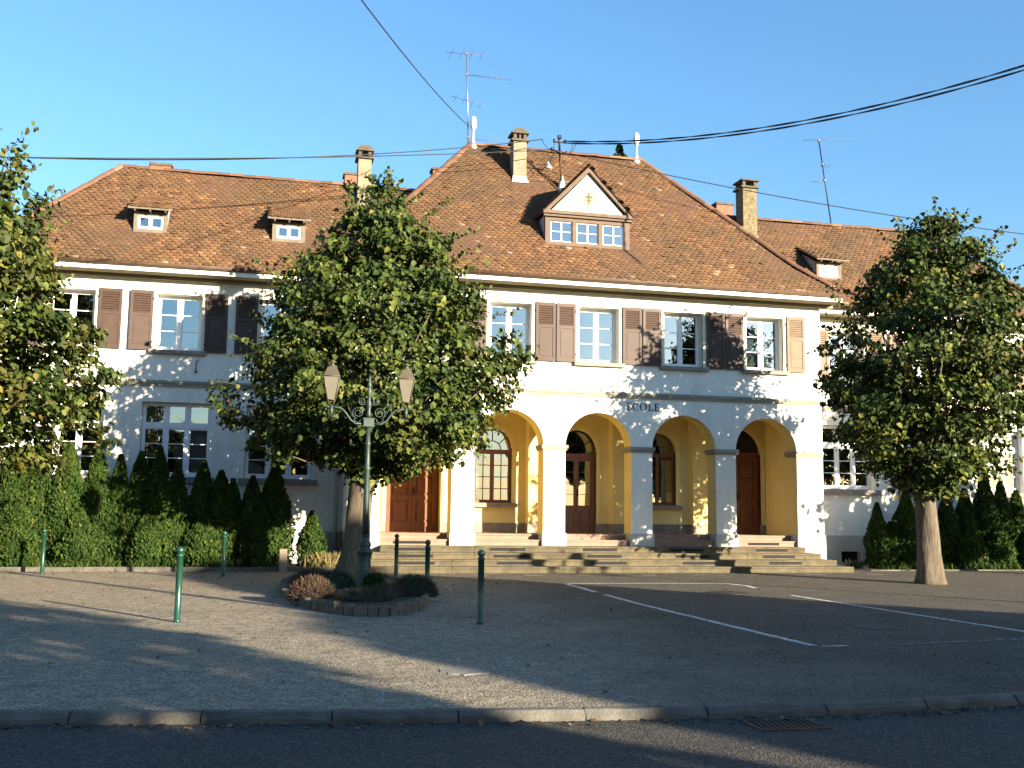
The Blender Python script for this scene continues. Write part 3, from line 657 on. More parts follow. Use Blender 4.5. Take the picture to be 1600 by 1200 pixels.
def casement(c, y, z0, z1, hw, cols, rows, transom=None, glass='glass_sky', name='window', curtain=False, parent=None, wood='white_paint', bar=.022, k=1.0):
    w = empty(name, (c, y, z0), parent or school)
    f = MB(); o_ = .055 * k
    f.box(c - hw, c - hw + o_, y, y + .07, z0, z1).box(c + hw - o_, c + hw, y, y + .07, z0, z1).box(c - hw + o_, c + hw - o_, y, y + .07, z0, z0 + .07 * k).box(c - hw + o_, c + hw - o_, y, y + .07, z1 - .055 * k, z1)
    iw = 2 * (hw - o_); cw = iw / cols
    zt = z1 - .055 * k
    if transom: f.box(c - hw + o_, c + hw - o_, y - .012, y + .07, transom - .06, transom + .05)
    for i in range(1, cols): f.box(c - hw + o_ + i * cw - .045 * k, c - hw + o_ + i * cw + .045 * k, y - .006, y + .066, z0 + .07 * k, zt)
    # sash rails
    segs = [(z0 + .07 * k, (transom - .06) if transom else zt, rows)] + ([(transom + .05, zt, 1)] if transom else [])
    panes = []
    for i in range(cols):
        a = c - hw + o_ + i * cw + (.045 * k if i else 0); b = c - hw + o_ + (i + 1) * cw - (.045 * k if i < cols - 1 else 0)
        for (za, zb, n) in segs:
            s_ = .035 * k
            f.box(a, a + s_, y + .012, y + .055, za, zb).box(b - s_, b, y + .012, y + .055, za, zb).box(a + s_, b - s_, y + .012, y + .055, za, za + .05 * k).box(a + s_, b - s_, y + .012, y + .055, zb - s_, zb)
            h = (zb - s_ - za - .05 * k) / n
            for j in range(n):
                if j: f.box(a + s_, b - s_, y + .016, y + .05, za + .05 * k + j * h - bar / 2, za + .05 * k + j * h + bar / 2)
                panes.append((a + s_, b - s_, za + .05 * k + j * h, za + .05 * k + (j + 1) * h))
    f.build('window_frame', wood, w, loc=(c, y, (z0 + z1) / 2))
    for a, b, p, q in panes:
        MB().box(a, b, y + .03, y + .036, p, q).build('pane', glass, w, loc=((a + b) / 2, y, (p + q) / 2))
    if curtain:
        for a, b in ((c - hw + .06, c - .02), (c + .02, c + hw - .06)):
            n = 14; vs = []; fs = []
            for k in range(n + 1):
                x = a + (b - a) * k / n; t = abs(k / n * 2 - 1); zb = z0 + .10 + (1 - t) * -.0 + t ** 2 * .22 * (1 if curtain != 'grey' else 0)
                yy = y + .14 + .015 * math.sin(k * 2.4)
                vs += [(x, yy, zb), (x, yy, z0 + (z1 - z0) * .66)]
                if k: fs.append((2 * k - 2, 2 * k, 2 * k + 1, 2 * k - 1))
            MB().add(vs, fs, True).build('curtain', 'curtain', w, loc=(a, y, z0 + .5))
    return w
def dress(c, y, z0, z1, hw, parent_w, lintel=True, wide=.12, sillw=.16):
    s_ = MB()
    s_.box(c - hw - wide, c - hw, y - .02, y + .05, z0, z1).box(c + hw, c + hw + wide, y - .02, y + .05, z0, z1)
    if lintel: s_.box(c - hw - wide - .08, c + hw + wide + .08, y - .022, y + .05, z1, z1 + .23)
    s_.build('window_surround', 'surround', parent_w, loc=(c, y, z1))
    MB().cbox(c - hw - sillw, c + hw + sillw, y - .12, y + .06, z0 - .11, z0, .012).build('window_sill', 'sill_stone', parent_w, loc=(c, y, z0))
def shutter(x0, x1, y, z0, z1, m, ang=0.0, hinge='l'):
    """leaf lying back against the wall, hinged at one side; louvres above, two panels below"""
    w = x1 - x0; mb = MB(); st = .075
    zl = z1 - (z1 - z0) * .40
    mb.box(0, st, 0, .035, z0, z1).box(w - st, w, 0, .035, z0, z1).box(st, w - st, 0, .035, z0, z0 + .10).box(st, w - st, 0, .035, z1 - .10, z1).box(st, w - st, 0, .035, zl - .05, zl + .03)
    mb.box(st, w - st, .014, .026, z0 + .10, zl - .05).box(st + .04, w - st - .04, .004, .014, z0 + .15, zl - .10)
    mb.box(st, w - st, .028, .033, zl + .03, z1 - .10)
    n = 8; h = (z1 - .10 - zl - .03) / n
    for k in range(n):
        za = zl + .03 + k * h
        mb.add([(st, .0, za + .004), (w - st, .0, za + .004), (w - st, .026, za + h * .85), (st, .026, za + h * .85), (st, .008, za), (w - st, .008, za), (w - st, .03, za + h * .75), (st, .03, za + h * .75)],
               [(0, 1, 2, 3), (4, 7, 6, 5), (0, 4, 5, 1)])
    ca, sa = math.cos(ang), math.sin(ang)
    if hinge == 'l': mb.v = [(x0 + x * ca + q * sa, y + q * ca - x * sa, z) for x, q, z in mb.v]
    else: mb.v = [(x1 - (w - x) * ca - q * sa, y + q * ca - (w - x) * sa, z) for x, q, z in mb.v]
    o = mb.build('shutter', m, school, loc=((x0 + x1) / 2, y, (z0 + z1) / 2))
    hx = x0 - .01 if hinge == 'l' else x1 - .02
    for zz in (z0 + .22, z1 - .22): MB().box(hx, hx + .03, y - .01, y + .05, zz - .03, zz + .03).build('hinge', 'iron', o, loc=(hx, y, zz))
    return o
for i, c in enumerate(AX):
    w = casement(c, FY + .26, 5.76, 7.34, .585, 2, 3, name='upper_window', curtain=(i == 4))
    dress(c, FY, 5.76, 7.34, .59, w)
    for sgn in (-1, 1):
        m_ = 'shutter_faded' if (i == 4 and sgn > 0) else 'shutter'
        a, b = (c + .70, c + 1.265) if sgn > 0 else (c - 1.265, c - .70)
        o = shutter(a, b, FY - .065, 5.74, 7.40, m_, rnd.uniform(.02, .06), 'l' if sgn > 0 else 'r')
        if m_ == 'shutter_faded': o['label'] = 'sun faded tan shutter'
for i, c in enumerate(UPW):
    w = casement(c, WY + .26, 5.78, 7.32, .585, 2, 3, name='upper_window', curtain=(c > 22), glass='glass_sky' if c != UPW[0] else 'glass_dark')
    dress(c, WY, 5.78, 7.32, .59, w)
    for sgn in (-1, 1):
        a, b = (c + .68, c + 1.27) if sgn > 0 else (c - 1.27, c - .68)
        m_ = 'shutter_faded' if c > 16 else 'shutter'
        o = shutter(a, b, WY - .065, 5.76, 7.38, m_, rnd.uniform(.02, .07), 'l' if sgn > 0 else 'r')
        if m_ == 'shutter_faded': o['label'] = 'sun faded tan shutter'
for i, (c, s_) in enumerate(LOWX):
    w = casement(c, WY + .22, 2.38, 4.36, .89, 3, 3, transom=3.74, glass='glass_dark', name='ground_floor_window')
    MB().cbox(c - 1.05, c + 1.05, WY - .12, WY + .06, 2.20, 2.36, .012).build('window_sill', 'sill_stone', w, loc=(c, WY, 2.3))
    if i == 1:
        for k, x in enumerate((-.57, 0, .57)):
            x += c; MB().box(x - .22, x + .22, WY + .275, WY + .28, 3.83, 4.26).build('paper_sheet', 'paper_grey', w, loc=(x, WY, 4))
            MB().prism([(x + .18 * math.cos(math.pi * j / 10), 3.84 + .13 * math.sin(math.pi * j / 10)) for j in range(11)], WY + .270, WY + .274).build('paper_cutout', 'plinth', w, loc=(x, WY, 3.9))

# --- roofs
KS = 1.11
def plane_z(y, main): return (8.05 + KS * (y - 27.35)) if main else (8.02 + KS * (y - 28.85))
def in_poly(px, py, poly):
    ins = np.zeros(px.shape, bool); n = len(poly); j = n - 1
    for i in range(n):
        xi, yi = poly[i]; xj, yj = poly[j]
        c = ((yi > py) != (yj > py)) & (px < (xj - xi) * (py - yi) / (yj - yi + 1e-12) + xi); ins ^= c; j = i
    return ins
def tile_plane(name, pts3, parent, holes3=(), e=.128, w=.172):
    """pts3: planar polygon, first edge along the eave"""
    P = [Vector(p) for p in pts3]; o = P[0]; u = (P[1] - P[0]).normalized(); n = None
    nn = (P[1] - P[0]).cross(P[2] - P[0]).normalized()
    if nn.z < 0: nn = -nn
    s_ = nn.cross(u).normalized()
    if s_.z < 0: s_ = -s_
    to2 = lambda p: ((Vector(p) - o).dot(u), (Vector(p) - o).dot(s_))
    poly = [to2(p) for p in P]; hs = [[to2(p) for p in h] for h in holes3]
    a0, a1 = min(p[0] for p in poly), max(p[0] for p in poly); b1 = max(p[1] for p in poly)
    rows = int(b1 / e) + 1; cols = int((a1 - a0) / w) + 2
    A, B = np.meshgrid(np.arange(cols), np.arange(rows)); 
    a = a0 + (A + .5 * (B % 2)) * w; b = B * e - .02
    a = a.ravel() + R.normal(0, .004, a.size); b = b.ravel() + R.normal(0, .0045, b.size) + .012 * np.sin(a * 2.1 + 1)
    keep = in_poly(a, b + e * .55, poly)
    for h in hs: keep &= ~in_poly(a, b + e * .5, h)
    a, b = a[keep], b[keep]; n_ = len(a)
    out = np.array([(-.485, 1.18), (-.485, .30), (-.27, .07), (0, 0), (.27, .07), (.485, .30), (.485, 1.18)])
    lx = out[:, 0] * w; lz = out[:, 1] * e
    hgt = np.array([.010, .030, .034, .035, .034, .030, .010])
    # top ring 7, lower ring 5 (indices 1..5)
    LA = np.concatenate([lx, lx[1:6]]); LB = np.concatenate([lz, lz[1:6]]); LH = np.concatenate([hgt, hgt[1:6] - .020])
    tilt = R.normal(0, .003, n_); rise = np.abs(R.normal(0, .004, n_)); rise[R.random(n_) < .012] += .02
    va = a[:, None] + LA[None]; vb = b[:, None] + LB[None]; vh = LH[None] + rise[:, None] * (1.2 - LB[None] / e) + tilt[:, None] * LA[None] * 8
    # slow sag of the old roof
    vh = vh + .032 * np.sin(va * 1.3) * np.sin(vb * 1.1)
    V = np.array(o)[None, None] + va[..., None] * np.array(u) + vb[..., None] * np.array(s_) + vh[..., None] * np.array(nn)
    V = V.reshape(-1, 3); base = (np.arange(n_) * 12)[:, None]
    q = np.array([(0, 1, 5, 6), (1, 2, 4, 5), (7, 8, 2, 1), (8, 9, 3, 2), (9, 10, 4, 3), (10, 11, 5, 4), (2, 3, 4, 4)])
    # quads only: last is a triangle stored separately
    Q = (base[:, None] + q[None, :6]).reshape(-1, 4); 
    tri = (base + np.array([[2, 3, 4]]))
    F4 = Q; me = bpy.data.meshes.new(name)
    me.vertices.add(len(V)); me.vertices.foreach_set('co', V.astype(np.float32).ravel())
    loops = np.concatenate([F4.ravel(), tri.ravel()]); me.loops.add(len(loops)); me.loops.foreach_set('vertex_index', loops.astype(np.int32))
    starts = np.concatenate([np.arange(len(F4)) * 4, len(F4) * 4 + np.arange(len(tri)) * 3]); me.polygons.add(len(starts)); me.polygons.foreach_set('loop_start', starts.astype(np.int32))
    at = me.attributes.new('rnd', 'FLOAT', 'POINT'); rv = R.random(n_) ** 1.0
    rv = np.clip(.48 + R.normal(0, .2, n_), 0, .94); rv[R.random(n_) < .007] = 1.0
    at.data.foreach_set('value', np.repeat(rv, 12).astype(np.float32))
    me.update(calc_edges=True); me.validate(); me.materials.append(MT['roof_tile'])
    o_ = link(name, me, parent); o_['kind'] = 'stuff'; return o_, nn
def ridge_run(A, B, parent, r=.105, step=.37):
    A, B = Vector(A), Vector(B); d = B - A; n = max(1, int(d.length / step)); d.normalize(); side = d.cross(Vector((0, 0, 1))).normalized(); up = side.cross(d)
    L_ = (B - A).length / n
    for i in range(n):
        p = A + d * (L_ * i); q = A + d * (L_ * (i + 1) + .05); vs = []; m_ = 7
        jz = rnd.uniform(-.008, .008)
        for (e, rr) in ((p, r * .92), (q, r * 1.08)):
            for k in range(m_): 
                a = math.pi * k / (m_ - 1); vs.append(e + side * math.cos(a) * rr + up * (math.sin(a) * rr - .02 + jz))
        for (e, rr) in ((p, r * .92 - .02), (q, r * 1.08 - .02)):
            for k in range(m_):
                a = math.pi * k / (m_ - 1); vs.append(e + side * math.cos(a) * rr + up * (math.sin(a) * rr - .02 + jz))
        fs = []
        for k in range(m_ - 1): fs += [(k, k + 1, m_ + k + 1, m_ + k), (2 * m_ + k, 3 * m_ + k, 3 * m_ + k + 1, 2 * m_ + k + 1), (m_ + k, m_ + k + 1, 3 * m_ + k + 1, 3 * m_ + k), (k + 1, k, 2 * m_ + k, 2 * m_ + k + 1)]
        o = MB().add(vs, fs, False).build('ridge_tile', 'ridge_tile', parent, loc=(p + q) / 2); set_rnd(o, rnd.random())
mroof = empty('main_roof', (CX, 32, 8), school)
RL, RR_, RZ = (6.2, 32.0, 8.05 + KS * 4.65), (12.02, 32.0, 8.05 + KS * 4.65), 0
zk = plane_z(28.15, 1)
front = [(1.87, 27.35, 8.05), (16.62, 27.35, 8.05), (15.55, 28.15, zk), RR_, RL, (2.62, 28.15, zk)]
DH = [(7.72, 28.32, plane_z(28.32, 1)), (10.32, 28.32, plane_z(28.32, 1)), (10.32, 29.2, plane_z(29.2, 1)), (9.02, 30.5, plane_z(30.5, 1)), (7.72, 29.2, plane_z(29.2, 1))]
tile_plane('roof_tiles', front, mroof, [DH])
bk = (6.2, 32, RL[2])
left_end = [(1.87, 36.65, 8.05), (1.87, 27.35, 8.05), (2.62, 28.15, zk), RL, (2.62, 35.85, zk)]
mb = MB()
for poly in (front, [(1.87, 36.65, 8.05), (1.87, 27.35, 8.05), (2.62, 28.15, zk), (2.62, 35.85, zk)], [(2.62, 35.85, zk), (2.62, 28.15, zk), RL], [(16.62, 27.35, 8.05), (16.62, 36.65, 8.05), (15.55, 35.85, zk), (15.55, 28.15, zk)], [(15.55, 28.15, zk), (15.55, 35.85, zk), RR_],
             [(16.62, 36.65, 8.05), (1.87, 36.65, 8.05), (2.62, 35.85, zk), RL, RR_, (15.55, 35.85, zk)]):
    mb.slab([(x, y, z - .005) for x, y, z in poly], (0, 0, -.05))
mb.build('roof_deck', 'underlay', mroof, loc=(CX, 32, 9))
up_ = .03
lift = lambda p: (p[0], p[1], p[2] + up_)
ridge_run(lift(RL), lift(RR_), mroof); ridge_run(lift((2.62, 28.15, zk)), lift(RL), mroof); ridge_run(lift((1.87, 27.35, 8.05)), lift((2.62, 28.15, zk)), mroof)
ridge_run(lift((15.55, 28.15, zk)), lift(RR_), mroof); ridge_run(lift((16.62, 27.35, 8.05)), lift((15.55, 28.15, zk)), mroof)
def side_tiles(pl, par): tile_plane('roof_tiles', pl, par)
side_tiles([(15.55, 28.15, zk), (15.55, 35.85, zk), RR_], mroof); side_tiles([(2.62, 35.85, zk), (2.62, 28.15, zk), RL], mroof)
lroof = empty('wing_roof', (-2.5, 32, 8), school); rroof = empty('wing_roof', (21, 32, 8), school)
WZ = 8.02 + KS * 3.15
def shed_hole(xa, xb): return [(xa, 29.78, plane_z(29.78, 0)), (xb, 29.78, plane_z(29.78, 0)), (xb + .05, 30.85, plane_z(30.85, 0)), (xa - .05, 30.85, plane_z(30.85, 0))]
lf = [(-7.45, 28.85, 8.02), (2.3, 28.85, 8.02), (5.4, 32, WZ), (-4.3, 32, WZ)]
tile_plane('roof_tiles', lf, lroof, [shed_hole(-3.58, -2.74), shed_hole(.12, 1.04)])
rf = [(16.1, 28.85, 8.02), (25.93, 28.85, 8.02), (22.78, 32, WZ), (13.1, 32, WZ)]
tile_plane('roof_tiles', rf, rroof, [shed_hole(17.16, 18.0)])
for par, f_, hip, rdg in ((lroof, lf, [(-7.45, 35.15, 8.02), (-7.45, 28.85, 8.02), (-4.3, 32, WZ)], (-4.3, 4.9)), (rroof, rf, [(25.93, 28.85, 8.02), (25.93, 35.15, 8.02), (22.78, 32, WZ)], (13.6, 22.78))):
    mb = MB(); back = [(f_[1][0], 35.15, 8.02), (f_[0][0], 35.15, 8.02), f_[3], f_[2]]
    for poly in (f_, hip, back): mb.slab([(x, y, z - .005) for x, y, z in poly], (0, 0, -.05))
    mb.build('roof_deck', 'underlay', par, loc=(f_[0][0], 32, 9)); side_tiles(hip, par)
    ridge_run(lift((rdg[0], 32, WZ)), lift((rdg[1], 32, WZ)), par)
ridge_run(lift((-7.45, 28.85, 8.02)), lift((-4.3, 32, WZ)), lroof); ridge_run(lift((25.93, 28.85, 8.02)), lift((22.78, 32, WZ)), rroof)

# eaves: soffit, fascia, gutter
def eaves(x0, x1, ye, yw, z, ends, parent):
    MB().box(x0, x1, ye + .06, yw, z - .235, z - .21).box(x0, x1, yw - .12, yw - .001, z - .33, z - .235).build('soffit', 'soffit', parent, loc=((x0 + x1) / 2, ye, z))
    MB().box(x0 - .02, x1 + .02, ye + .02, ye + .06, z - .235, z - .115).build('fascia', 'fascia_white', parent, loc=((x0 + x1) / 2, ye, z))
    mb = MB(); n = 9; r = .085; yc, zc = ye - .03, z - .03
    pr = [(yc + r * math.cos(math.pi + math.pi * k / (n - 1)), zc + r * math.sin(math.pi + math.pi * k / (n - 1))) for k in range(n)]
    pri = [(yc + (r - .01) * math.cos(math.pi + math.pi * k / (n - 1)), zc + .002 + (r - .01) * math.sin(math.pi + math.pi * k / (n - 1))) for k in range(n)]
    vs = []; 
    for x in (x0 - .02, x1 + .02): vs += [(x, y, q) for y, q in pr] + [(x, y, q) for y, q in pri]
    fs = []
    for k in range(n - 1): fs += [(k, k + 1, 2 * n + k + 1, 2 * n + k), (n + k + 1, n + k, 3 * n + k, 3 * n + k + 1), (k, n + k, n + k + 1, k + 1), (2 * n + k + 1, 3 * n + k + 1, 3 * n + k, 2 * n + k)]
    mb.add(vs, fs, True); mb.tube([(x0 - .02, yc - r, zc + .004), (x1 + .02, yc - r, zc + .004)], .012, 6)
    x = x0 + .7
    while x < x1: 
        rg = [(yc + (r + .006) * math.cos(math.pi + math.pi * k / (n - 1)), zc + (r + .006) * math.sin(math.pi + math.pi * k / (n - 1))) for k in range(n)]
        v2 = [(x, y, q) for y, q in rg] + [(x + .03, y, q) for y, q in rg]; mb.add(v2, [(k, k + 1, n + k + 1, n + k) for k in range(n - 1)], True); x += .98
    mb.build('gutter', 'gutter', parent, loc=((x0 + x1) / 2, ye, z))
eaves(1.95, 16.56, 27.35, FY, 8.05, 0, school); eaves(-7.35, 1.93, 28.85, WY, 8.02, 0, school); eaves(16.58, 25.85, 28.85, WY, 8.02, 0, school)
MB().box(1.95, 2.0, 27.42, 29.0, 7.83, 7.95).box(16.51, 16.56, 27.42, 29.0, 7.83, 7.95).box(2.0, XL, FY, 28.86, 7.82, 7.84).box(XR, 16.51, FY, 28.86, 7.82, 7.84).build('side_soffit', 'soffit', school, loc=(CX, 28, 7.9))
# downpipes
for x in (2.12, 16.42):
    mb = MB().tube([(x, 28.83, 7.92), (x, 28.95, 7.75), (x, 29.36, 7.45), (x, 29.40, 7.2), (x, 29.40, .1)], .05, 10)
    mb.build('downpipe', 'pipe_white', school, loc=(x, 29.4, 4))
    for z in (1.5, 3.4, 5.4): MB().lathe([(.056, -.02), (.062, 0), (.056, .02)], (x, 29.40, z), 10).build('pipe_clip', 'zinc', school, loc=(x, 29.4, z))

# central gabled dormer
dm = empty('gabled_dormer', (9.02, 28.4, 9.2), school)
DX0, DX1, DY, DE, DA = 7.74, 10.30, 28.38, 10.08, 11.56
mb = MB(); DW = [(7.90, 8.56), (8.69, 9.35), (9.48, 10.14)]
wall_grid(mb, DX0, DX1, 9.12, DE, DY, DY + .12, [(a, b, 9.29, 9.90) for a, b in DW]); mb.build('dormer_front', 'dormer_wood', dm, loc=(9.02, DY, 9.6))
for x in (DX0 + .02, 9.02 - .395, 9.02 + .395, DX1 - .10): pass
MB().box(DX0 + .01, DX0 + .04, DY + .12, 29.35, 9.2, DE).box(DX1 - .04, DX1 - .01, DY + .12, 29.35, 9.2, DE).build('dormer_cheek', 'zinc', dm, loc=(9.02, 29, 9.7))
MB().prism([(DX0 + .16, DE + .10), (DX1 - .16, DE + .10), (9.02, DA - .20)], DY - .02, DY + .06).build('gable_panel', 'plaster', dm, loc=(9.02, DY, 10.6))
MB().box(DX0 - .10, DX1 + .10, DY - .14, DY + .06, DE, DE + .10).box(DX0 - .06, DX1 + .06, DY - .08, DY + .06, DE - .07, DE).build('dormer_cornice', 'dormer_wood', dm, loc=(9.02, DY, DE))
hw_ = (DX1 - DX0) / 2 + .10; sl_ = (DA - DE - .06) / hw_
bg_ = MB()
for sg in (-1, 1):
    e0 = (9.02 + sg * hw_, DE + .06); e1 = (9.02, DA)
    bg_.prism([e0, e1, (9.02, DA - .17), (9.02 + sg * (hw_ - .15), DE + .06)] if sg < 0 else [e0, (9.02 + sg * (hw_ - .15), DE + .06), (9.02, DA - .17), e1], DY - .13, DY + .0)
bg_.build('barge_board', 'dormer_wood', dm, loc=(9.02, DY, 11))
# dormer roof slopes (tiled)
ydk = lambda z: 27.35 + (z - 8.05) / KS
for sg in (-1, 1):
    e0 = Vector((9.02 + sg * hw_, DY - .17, DE + .06)); r0_ = Vector((9.02, DY - .17, DA + .02)); e1 = Vector((9.02 + sg * hw_, ydk(DE + .06) + .05, DE + .06)); r1_ = Vector((9.02, ydk(DA) + .05, DA + .02))
    pl = [e1, e0, r0_, r1_] if sg < 0 else [e0, e1, r1_, r0_]
    MB().slab([p - Vector((0, 0, .005)) for p in pl], (0, 0, -.03)).build('dormer_roof', 'underlay', dm, loc=e0)
    tile_plane('dormer_tiles', [tuple(p) for p in pl], dm)
for a, b in DW:
    c = (a + b) / 2; casement(c, DY + .05, 9.29, 9.90, (b - a) / 2 - .005, 2, 2, name='dormer_window', bar=.018, k=.30)
# oval with a coat of arms, standing proud of the gable
mb = MB(); n = 28
ov = [(9.03 + .22 * math.cos(2 * math.pi * k / n), 10.62 + .31 * math.sin(2 * math.pi * k / n)) for k in range(n)]
oi = [(9.03 + .19 * math.cos(2 * math.pi * k / n), 10.62 + .28 * math.sin(2 * math.pi * k / n)) for k in range(n)]
vs = [(x, DY - .045, z) for x, z in ov] + [(x, DY - .045, z) for x, z in oi] + [(x, DY - .02, z) for x, z in ov] + [(x, DY - .02, z) for x, z in oi]
mb.add(vs, [(k, (k + 1) % n, n + (k + 1) % n, n + k) for k in range(n)] + [(2 * n + k, 2 * n + (k + 1) % n, (k + 1) % n, k) for k in range(n)] + [(n + k, n + (k + 1) % n, 3 * n + (k + 1) % n, 3 * n + k) for k in range(n)])
mb.build('oval_frame', 'plaster', dm, loc=(9.03, DY, 10.62))
MB().prism([(8.874, 10.805), (8.952, 10.779), (9.030, 10.831), (9.108, 10.779), (9.186, 10.805), (9.199, 10.597), (9.147, 10.467), (9.030, 10.363), (8.913, 10.467), (8.861, 10.597)][::-1], DY - .05, DY - .02).build('shield', 'emblem_gold', dm, loc=(9.03, DY, 10.6))
MB().prism([(8.939, 10.701), (9.121, 10.701), (9.147, 10.623), (8.913, 10.623)][::-1], DY - .056, DY - .051).prism([(9.004, 10.792), (9.056, 10.792), (9.056, 10.441), (9.004, 10.441)][::-1], DY - .059, DY - .0565).prism([(8.939, 10.584), (9.121, 10.584), (9.095, 10.532), (8.965, 10.532)][::-1], DY - .056, DY - .051).build('shield_charge', 'emblem_dark', dm, loc=(9.03, DY, 10.6))

# small shed dormers on the wings
def shed_dormer(x0, x1):
    c = (x0 + x1) / 2; d = empty('shed_dormer', (c, 29.8, 9.1), school); y = 29.80; zt = 9.66; zb = 9.06
    mb = MB(); wall_grid(mb, x0, x1, zb, zt, y, y + .08, [(c - .34, c + .34, zb + .11, zt - .12)]); mb.build('dormer_front', 'dormer_board', d, loc=(c, y, 9.4))
    for xa in (x0 + .005, x1 - .035): MB().slab([(xa, y + .08, plane_z(y + .08, 0) - .05), (xa, y + .08, zt), (xa, 30.75, plane_z(30.75, 0)), (xa, 30.75, plane_z(30.75, 0) - .1)], (.03, 0, 0)).build('dormer_cheek', 'zinc', d, loc=(xa, 30.2, 9.6))
    ye, ze, yb = 29.52, 9.70, 30.98; zbk = plane_z(yb, 0) + .02
    pl = [(x0 - .14, ye, ze), (x1 + .14, ye, ze), (x1 + .07, yb, zbk), (x0 - .07, yb, zbk)]
    MB().slab([(a, b, c_ - .006) for a, b, c_ in pl], (0, 0, -.045)).build('dormer_roof', 'dormer_board', d, loc=(c, 30.2, 10))
    tile_plane('dormer_tiles', pl, d)
    for k in (-.4, 0, .4): MB().box(c + k - .02, c + k + .02, ye + .03, y, ze - .09, ze - .052).build('rafter_end', 'dormer_board', d, loc=(c + k, ye, ze))
    casement(c, y + .02, zb + .11, zt - .12, .335, 2, 1, name='dormer_window', glass='glass_dark', bar=.018, k=.62)
shed_dormer(-3.60, -2.72); shed_dormer(.12, 1.04); shed_dormer(17.16, 18.04)

# chimneys
def chimney(x, y, w, d, z0, z1, m, cap='hood', flash=0, parent=school):
    c = empty('chimney', (x, y, z0), parent)
    MB().box(x - w / 2, x + w / 2, y - d / 2, y + d / 2, z0, z1).build('chimney_shaft', m, c, loc=(x, y, (z0 + z1) / 2), bevel=.01)
    if flash:
        MB().box(x - w / 2 - .012, x + w / 2 + .012, y - d / 2 - .012, y + d / 2 + .012, z0, z0 + flash).slab([(x - w / 2 - .05, y - d / 2 - .10, z0 + flash - .22), (x + w / 2 + .05, y - d / 2 - .10, z0 + flash - .22), (x + w / 2 + .012, y - d / 2 - .0125, z0 + flash - .06), (x - w / 2 - .012, y - d / 2 - .0125, z0 + flash - .06)], (0, .01, .01)).build('flashing', 'lime', c, loc=(x, y, z0))
    if cap:
        g = MB().box(x - w / 2 - .07, x + w / 2 + .07, y - d / 2 - .07, y + d / 2 + .07, z1, z1 + .06)
        for sx in (-1, 1):
            for sy in (-1, 1): g.box(x + sx * (w / 2 - .05) - .05, x + sx * (w / 2 - .05) + .05, y + sy * (d / 2 - .05) - .05, y + sy * (d / 2 - .05) + .05, z1 + .06, z1 + .24)
        if cap == 'tiles': g.box(x - .03, x + .03, y - d / 2 + .01, y - d / 2 + .09, z1 + .06, z1 + .24)
        g.box(x - w / 2 - .07, x + w / 2 + .07, y - d / 2 - .07, y + d / 2 + .07, z1 + .24, z1 + .29)
        if cap in ('hood', 'tiles'):
            a, b = w / 2 + .06, d / 2 + .06; e, f = w / 2 - .09, d / 2 - .05; z = z1 + .29; h = .17
            g.add([(x - a, y - b, z), (x + a, y - b, z), (x + a, y + b, z), (x - a, y + b, z), (x - e, y - f, z + h), (x + e, y - f, z + h), (x + e, y + f, z + h), (x - e, y + f, z + h)], [(0, 1, 5, 4), (1, 2, 6, 5), (2, 3, 7, 6), (3, 0, 4, 7), (4, 5, 6, 7)])
        g.build('chimney_cap', 'chimney_stone', c, loc=(x, y, z1))
    return c
chimney(7.53, 30.9, .42, .46, 11.55, 13.02, 'render_chimney', 'tiles', .34)
chimney(2.80, 31.5, .40, .44, 10.7, 12.22, 'render_chimney', 'hood')
chimney(15.50, 31.35, .50, .55, 10.35, 12.32, 'rough_chimney', 'flat', .34)
for (x, y, w, z0, z1) in ((-3.31, 33.5, .62, 10, 12.16), (2.55, 33.4, .42, 10, 12.35), (5.60, 34.2, .55, 10, 13.05), (15.85, 34.0, .62, 10.5, 12.62)):
    c = empty('brick_chimney', (x, y, z0), school)
    MB().box(x - w / 2, x + w / 2, y - .25, y + .25, z0, z1 - .08).build('chimney_shaft', 'brick', c, loc=(x, y, z1 - .5))
    MB().box(x - w / 2 - .04, x + w / 2 + .04, y - .29, y + .29, z1 - .08, z1).build('chimney_cap', 'chimney_stone', c, loc=(x, y, z1))
# finials at the two ridge ends
FIN = [(.15, -.12), (.13, -.02), (.09, .04), (.055, .14), (.038, .28), (.032, .45), (.034, .52), (.06, .56), (.085, .62), (.104, .72), (.104, .74), (.088, .745), (.10, .76), (.10, .84), (.075, .94), (.035, .985), (0, 1.0)]
for x in (6.30, 11.86):
    MB().lathe([(r, z) for r, z in FIN], (x, 32.0, 13.20), 16).build('finial', 'lime', mroof, loc=(x, 32, 13.2))
c = MB().lathe([(.13, 0), (.12, .06), (.05, .13), (.045, .2), (.0, .24)], (8.62, 31.3, plane_z(31.3, 1)), 12).build('roof_vent', 'zinc', mroof, loc=(8.62, 31.3, 12.4))

